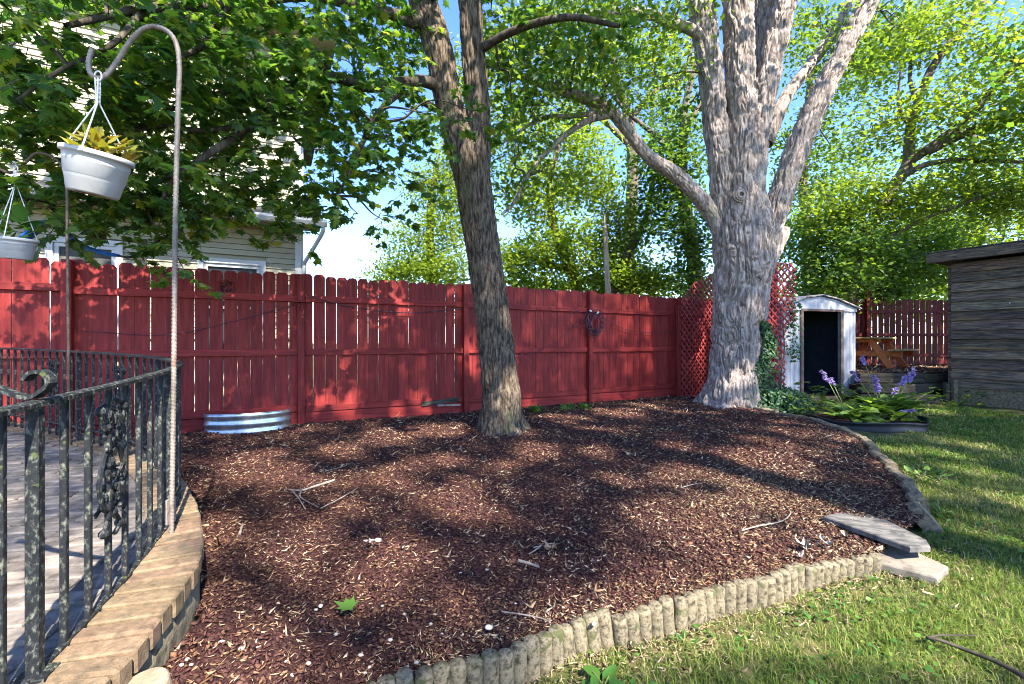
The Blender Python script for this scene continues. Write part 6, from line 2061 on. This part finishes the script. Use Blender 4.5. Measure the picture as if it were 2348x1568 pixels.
# ivy on the trunk and the mound at its foot
iv = empty('ivy', tuple(at(1770, 900, BD - .35)), 0, 'dark ivy climbing the right side of the big trunk from a mound', 'ivy')
offi = np.array(tuple(iv.location))
n = 900
py = rng.uniform(735, 905, n)
w = 10 + 26 * sm(735, 900, py)
px = 1764 + 10 * np.sin(py * 0.05) + rng.normal(0, 0.45, n) * w - 8
D_ = BD - 0.30 - 0.12 * rng.random(n)
P = np.stack([(px - CX) / F * D_, D_, EYE + (CY - py) / F * D_], -1)
n2 = 1500
a = rng.normal(size=(n2, 3)); a /= np.linalg.norm(a, axis=1)[:, None]
P2 = np.array((4.62, 7.80, 0.05)) + a * np.array((0.55, 0.32, 0.34)) * (rng.random(n2) ** 0.4)[:, None]
P2 = P2[P2[:, 2] > 0.0]
P = np.concatenate([P, P2])
n = len(P)
T = np.stack([rng.normal(0, .6, n), -np.abs(rng.normal(0.3, .3, n)), rng.normal(-.5, .5, n)], -1)
Nn = np.stack([rng.normal(0.1, .35, n), -1 + rng.normal(0, .3, n), rng.normal(0.6, .35, n)], -1)
leaves('foliage', P - offi, T, Nn, rng.uniform(0.045, 0.085, n), 'lobe', M['leaf_ivy'], iv)
m = MB()
for k in range(4): m.tube([tuple(np.array(tuple(at(1775 + 6 * k + 5 * math.sin(q * 0.03 + k), q, BD - .34))) - offi) for q in (915, 860, 800, 745)], 0.007, 5, 12)
m.build('vine_stem', M['bark_dark'], iv)
iv2 = empty('ivy', (5.55, 9.06, 0.9), 0, 'small ivy strand growing through the right lattice strip', 'ivy')
n = 150
P = np.stack([rng.normal(0.0, .07, n), rng.normal(-0.08, .05, n), rng.uniform(-0.15, 1.1, n)], -1)
leaves('foliage', P, np.stack([rng.normal(0, .6, n), rng.normal(-.3, .3, n), rng.normal(-.5, .5, n)], -1), np.stack([rng.normal(0.1, .35, n), -1 + rng.normal(0, .3, n), rng.normal(0.6, .35, n)], -1), rng.uniform(0.05, 0.09, n), 'lobe', M['leaf_ivy'], iv2)

# ---- right background tree with spreading limbs
def bg_tree(name, label, base, trunks, cl, mat, leafsize=(0.09, 0.15), per=16, cr=0.28, bark='bark_far', kind='lobe', tw=0.03, jit=0.14, sub=5, dens=1.6):
    t = empty(name, tuple(base), 0, label, 'tree')
    off = np.array(tuple(base))
    parts = []
    rp2 = []
    for k, l in enumerate(trunks):
        P, r = ctl(l)
        parts.append(bark_tube(P, r, 20, 0.09, 0.015, 12, 0.16, None, 30 + k, 0.08))
        rp2.append(catmull(P, 30)[3:])
    rp2 = np.concatenate(rp2)
    s = link_branches(rp2, [c for c, a, n in cl], tw, jit)
    more = []
    for c, rad, n in cl:
        for k in range(sub):
            g = rng.normal(size=3); g /= np.linalg.norm(g)
            more.append(np.array(tuple(c)) + g * np.array(rad) * 0.85)
    if sub:
        s += link_branches(np.concatenate([catmull(q[0], 10)[2:] for q in s]), more, tw * 0.4, 0.2)
    V, Q = join_q(parts + [thin_tubes(s, 4)])
    ob('trunk', mesh_np('trunk', V - off, Q, M[bark], smooth=True), None, t)
    P, T, Nn, G = clump_cloud([(c, rad, int(n * dens)) for c, rad, n in cl], per, cr)
    k = P[:, 2] > 0.1
    P, T, Nn, G = P[k], T[k], Nn[k], G[k]
    leaves('crown', P - off, T, Nn, rng.uniform(leafsize[0], leafsize[1], len(P)), kind, M[mat], t, np.clip(0.6 * G + 0.4 * rng.random(len(G)), 0, 1))
    return t


RD = 12.5
bg_tree('spreading_tree', 'spreading tree with long bare limbs right of the big trunk', at(1945, 800, RD),
        [[(1935, 820, RD, .22), (1940, 700, RD, .19), (1960, 620, RD, .175), (1990, 540, RD, .165), (2040, 440, RD, .155), (2080, 375, RD, .145), (2085, 300, RD, .12), (2105, 230, RD, .11), (2140, 150, RD, .10), (2200, 70, RD, .095), (2260, 0, RD, .08), (2320, -80, RD, .07)],
         [(2080, 375, RD, .12), (2150, 325, RD - .3, .11), (2220, 270, RD - .6, .10), (2290, 190, RD - .9, .09), (2380, 110, RD - 1.2, .08)],
         [(2120, 350, RD - .2, .13), (2200, 310, RD - .5, .12), (2290, 280, RD - .9, .10), (2400, 250, RD - 1.3, .07)],
         [(2060, 410, RD, .08), (2130, 375, RD - .4, .07), (2230, 368, RD - .8, .06), (2350, 372, RD - 1.2, .04)],
         [(2100, 240, RD, .06), (2085, 170, RD + .2, .05), (2100, 80, RD + .4, .04), (2120, -20, RD + .5, .03)],
         [(2090, 300, RD, .05), (2060, 240, RD - .3, .04), (2065, 160, RD - .4, .025)],
         [(1975, 585, RD, .07), (2080, 520, RD - .4, .05), (2200, 470, RD - .9, .04), (2320, 430, RD - 1.3, .025)]],
        [(at(2150, 60, 12.3), (1.3, 1.2, .8), 62), (at(2270, 120, 11.8), (1.2, 1.2, .8), 58), (at(2050, 130, 12.8), (1.2, 1.2, .9), 56), (at(2000, 300, 12.8), (.8, 1.2, .9), 40), (at(2150, 240, 12.0), (1.1, 1.2, .7), 44), (at(2280, 330, 11.5), (1.1, 1.1, .7), 52), (at(2200, 440, 12), (1.3, 1.1, .7), 60), (at(2060, 470, 12.3), (1.1, 1.0, .8), 64), (at(1930, 480, 12.6), (1.0, 1.0, 1.0), 70), (at(2330, 220, 11.2), (.9, 1, .9), 46), (at(2320, 460, 11.6), (1, 1, .6), 50)],
        'leaf_bright', per=15, cr=0.26, tw=0.035, sub=8)
bg_tree('dense_tree', 'dense dark green tree behind the white shed and picnic table', at(1930, 800, 14),
        [[(1925, 830, 14, .24), (1935, 720, 14, .21), (1950, 640, 14, .18), (1930, 540, 14, .14), (1900, 440, 14, .1)], [(1940, 700, 14, .16), (2000, 640, 13.8, .12), (2060, 590, 13.6, .08)]],
        [(at(1880, 560, 13.6), (1.3, 1.0, 1.1), 110), (at(2000, 600, 13.6), (1.3, 1.0, 1.0), 120), (at(2120, 610, 13.8), (1.2, 1.0, .9), 96), (at(1890, 650, 13.4), (.9, .8, .6), 60), (at(2020, 665, 13.2), (.9, .5, .30), 46), (at(2150, 540, 14), (1.2, 1, .9), 70), (at(1945, 640, 11.9), (.8, .4, .6), 40), (at(1975, 560, 11.8), (.7, .4, .6), 34)],
        'leaf_dense', per=15, cr=0.26)
bg_tree('sunlit_tree', 'yellow green sunlit tree above the roof of the wooden shed', at(2230, 800, 18),
        [[(2230, 830, 18, .3), (2240, 650, 18, .24), (2225, 500, 18, .18), (2230, 300, 18, .1)]],
        [(at(2160, 480, 17), (2.0, 1.5, 1.6), 90), (at(2280, 520, 16), (1.8, 1.5, 1.4), 90), (at(2130, 620, 17), (2, 1.3, 1.2), 100), (at(2320, 400, 17), (1.6, 1.5, 1.4), 60), (at(2200, 330, 19), (2.0, 1.5, 1.6), 50)],
        'leaf_bright', leafsize=(0.12, 0.2), per=15, cr=0.36, sub=3)
bg_tree('middle_tree', 'bright green tree behind the fence between the two trunks', at(1310, 800, 14),
        [[(1345, 830, 14, .2), (1330, 700, 14, .19), (1310, 620, 14, .18), (1275, 540, 14, .15), (1260, 440, 14, .12), (1280, 330, 14, .08)], [(1400, 830, 13.5, .16), (1400, 690, 13.5, .15), (1430, 600, 13.5, .13), (1480, 500, 13.6, .1), (1500, 380, 13.7, .06)], [(1310, 620, 14, .1), (1240, 600, 13.8, .08), (1180, 560, 13.6, .05)]],
        [(at(1230, 440, 13.8), (1.1, 1.0, 1.1), 100), (at(1350, 420, 14.2), (1.1, 1.0, 1.1), 100), (at(1290, 560, 13.6), (1.3, 1.0, 1.0), 120), (at(1420, 540, 14), (1.1, 1.0, 1.1), 120), (at(1200, 600, 13.4), (.9, .8, .8), 80), (at(1400, 640, 13.6), (1.3, .8, .6), 110), (at(1320, 330, 14.4), (1.1, 1.0, .7), 50), (at(1240, 660, 13.4), (.9, .6, .3), 46), (at(1480, 640, 13.2), (1, .6, .5), 60)],
        'leaf_bright', per=16, cr=0.26)
bg_tree('vine_clad_tree', 'deep green vine covered tree just left of the big trunk', at(1570, 800, 12.4),
        [[(1590, 830, 12.4, .22), (1595, 700, 12.4, .2), (1590, 600, 12.4, .19), (1575, 500, 12.4, .17), (1565, 400, 12.4, .14), (1570, 250, 12.4, .1), (1600, 130, 12.4, .06)], [(1570, 420, 12.4, .09), (1520, 330, 12.2, .07), (1430, 250, 12, .05), (1380, 180, 11.8, .03)], [(1570, 300, 12.4, .07), (1620, 210, 12.5, .05)]],
        [(at(1560, 400, 12.2), (.75, .7, .9), 110), (at(1500, 350, 12.4), (.7, .7, .55), 64), (at(1580, 540, 12.0), (.55, .6, 1.0), 100), (at(1500, 480, 12.8), (.8, .8, .9), 90), (at(1600, 650, 12), (.5, .5, .5), 40), (at(1560, 300, 12.4), (.6, .6, .5), 40)],
        'leaf_dense', per=15, cr=0.24, dens=1.0)
bg_tree('pale_tree', 'pale yellow green feathery tree left of the near trunk behind the fence', at(985, 800, 16),
        [[(985, 830, 16, .22), (990, 650, 16, .18), (985, 500, 16, .14), (1000, 380, 16, .08)]],
        [(at(980, 560, 15.6), (1.3, 1.2, .9), 110), (at(1040, 480, 16), (1.2, 1.2, 1.1), 110), (at(1050, 380, 16.4), (1.0, 1.2, 1.0), 70), (at(1010, 620, 15.2), (1.4, 1.0, .5), 80), (at(920, 610, 15.6), (.8, 1, .35), 40), (at(1060, 270, 16.6), (1.0, 1, .9), 40), (at(980, 430, 16.2), (.8, 1, .8), 40), (at(900, 630, 15.6), (.5, .8, .25), 20)],
        'leaf_bright', leafsize=(0.08, 0.14), per=18, cr=0.28)
bg_tree('tall_tree', 'tall airy tree whose crown shows sky between the near trunk and the big tree', at(1420, 800, 17),
        [[(1440, 830, 17, .3), (1440, 600, 17, .26), (1450, 400, 17, .22), (1440, 270, 17, .18), (1410, 170, 17, .14), (1400, 0, 17, .1)], [(1440, 280, 17, .12), (1500, 210, 17, .1), (1560, 180, 17, .08), (1590, 100, 17, .05)], [(1440, 330, 17, .12), (1350, 240, 17, .09), (1300, 150, 17, .06), (1260, 60, 17, .04)]],
        [(at(1300, 180, 16.8), (1.6, 1.5, 1.2), 70), (at(1430, 140, 17), (1.5, 1.5, 1.2), 66), (at(1540, 120, 17.5), (1.3, 1.5, 1.2), 56), (at(1380, 20, 17), (2.0, 1.5, 1.0), 60), (at(1250, 40, 17), (1.5, 1.5, 1.2), 60), (at(1520, 240, 17), (1.0, 1.2, .9), 40), (at(1180, 120, 17), (1.2, 1.2, 1.2), 46), (at(1180, 300, 16.5), (1.2, 1.2, 1.2), 60), (at(1080, 180, 16.8), (1.0, 1.2, 1.2), 40), (at(1300, 290, 16.5), (1, 1, .7), 36)],
        'leaf_bright', leafsize=(0.11, 0.17), per=15, cr=0.34, sub=6)
bg_tree('back_tree', 'soft green tree behind the right stem of the big tree', at(1850, 800, 19),
        [[(1850, 830, 19, .3), (1855, 600, 19, .24), (1840, 400, 19, .18), (1860, 150, 19, .1)]],
        [(at(1830, 520, 18), (1.6, 1.5, 1.6), 80), (at(1950, 420, 19), (1.8, 1.5, 1.4), 70), (at(1850, 330, 19), (1.5, 1.5, 1.4), 50), (at(1930, 180, 19), (1.8, 1.5, 1.4), 60), (at(2030, 60, 19), (1.8, 1.5, 1.2), 54), (at(1850, 80, 19), (1.4, 1.5, 1.4), 40), (at(2080, 560, 18), (1.6, 1.4, 1.2), 70)],
        'leaf_silver', leafsize=(0.12, 0.19), per=15, cr=0.36, sub=3)
# far hedge line closing the view behind the fences
hd = []
for k in range(26):
    px = 860 + k * 62
    hd.append((at(px, 690 - 22 * rng.random(), 24 + 2 * rng.random()), (1.6, 1.0, 1.7), 40))
P, T, Nn, G = clump_cloud(hd, 14, 0.42)
k = P[:, 2] > 0
o = leaves('distant_thicket', P[k], T[k], Nn[k], rng.uniform(0.18, 0.30, k.sum()), 'tri', M['leaf_silver'], None)
setp(o, 'distant green thicket closing the view behind all the fences', 'thicket', kind='stuff')

# broken dead trunk standing behind the fence
dt = empty('dead_trunk', tuple(at(1395, 800, 10.9)), 0, 'pale splintered dead trunk standing just behind the red fence', 'dead tree')
offd = np.array(tuple(dt.location))
P, r = ctl([(1398, 830, 10.9, .075), (1395, 700, 10.9, .07), (1390, 600, 10.9, .062), (1388, 540, 10.9, .05), (1386, 500, 10.9, .03), (1388, 488, 10.9, .012)])
V, Q = bark_tube(P, r, 30, 0.03, 0.014, 26, 0.08, None, 41, 0.12)
ob('trunk', mesh_np('trunk', V - offd, Q, M['deadwood'], smooth=True), None, dt)

# pale camper roof beyond the fence
cpv = empty('camper_roof', tuple(at(1497, 690, 16)), R(8), 'white camper shell roof just showing over the red fence', 'camper')
MB().box((0, 0.9, -0.75), (1.05, 1.8, 1.75), bev=0.10).build('body', M['vehicle'], cpv)
MB().box((0, 0.9, 0.155), (0.7, 1.2, 0.05), bev=0.02).build('roof_vent', M['trim'], cpv)
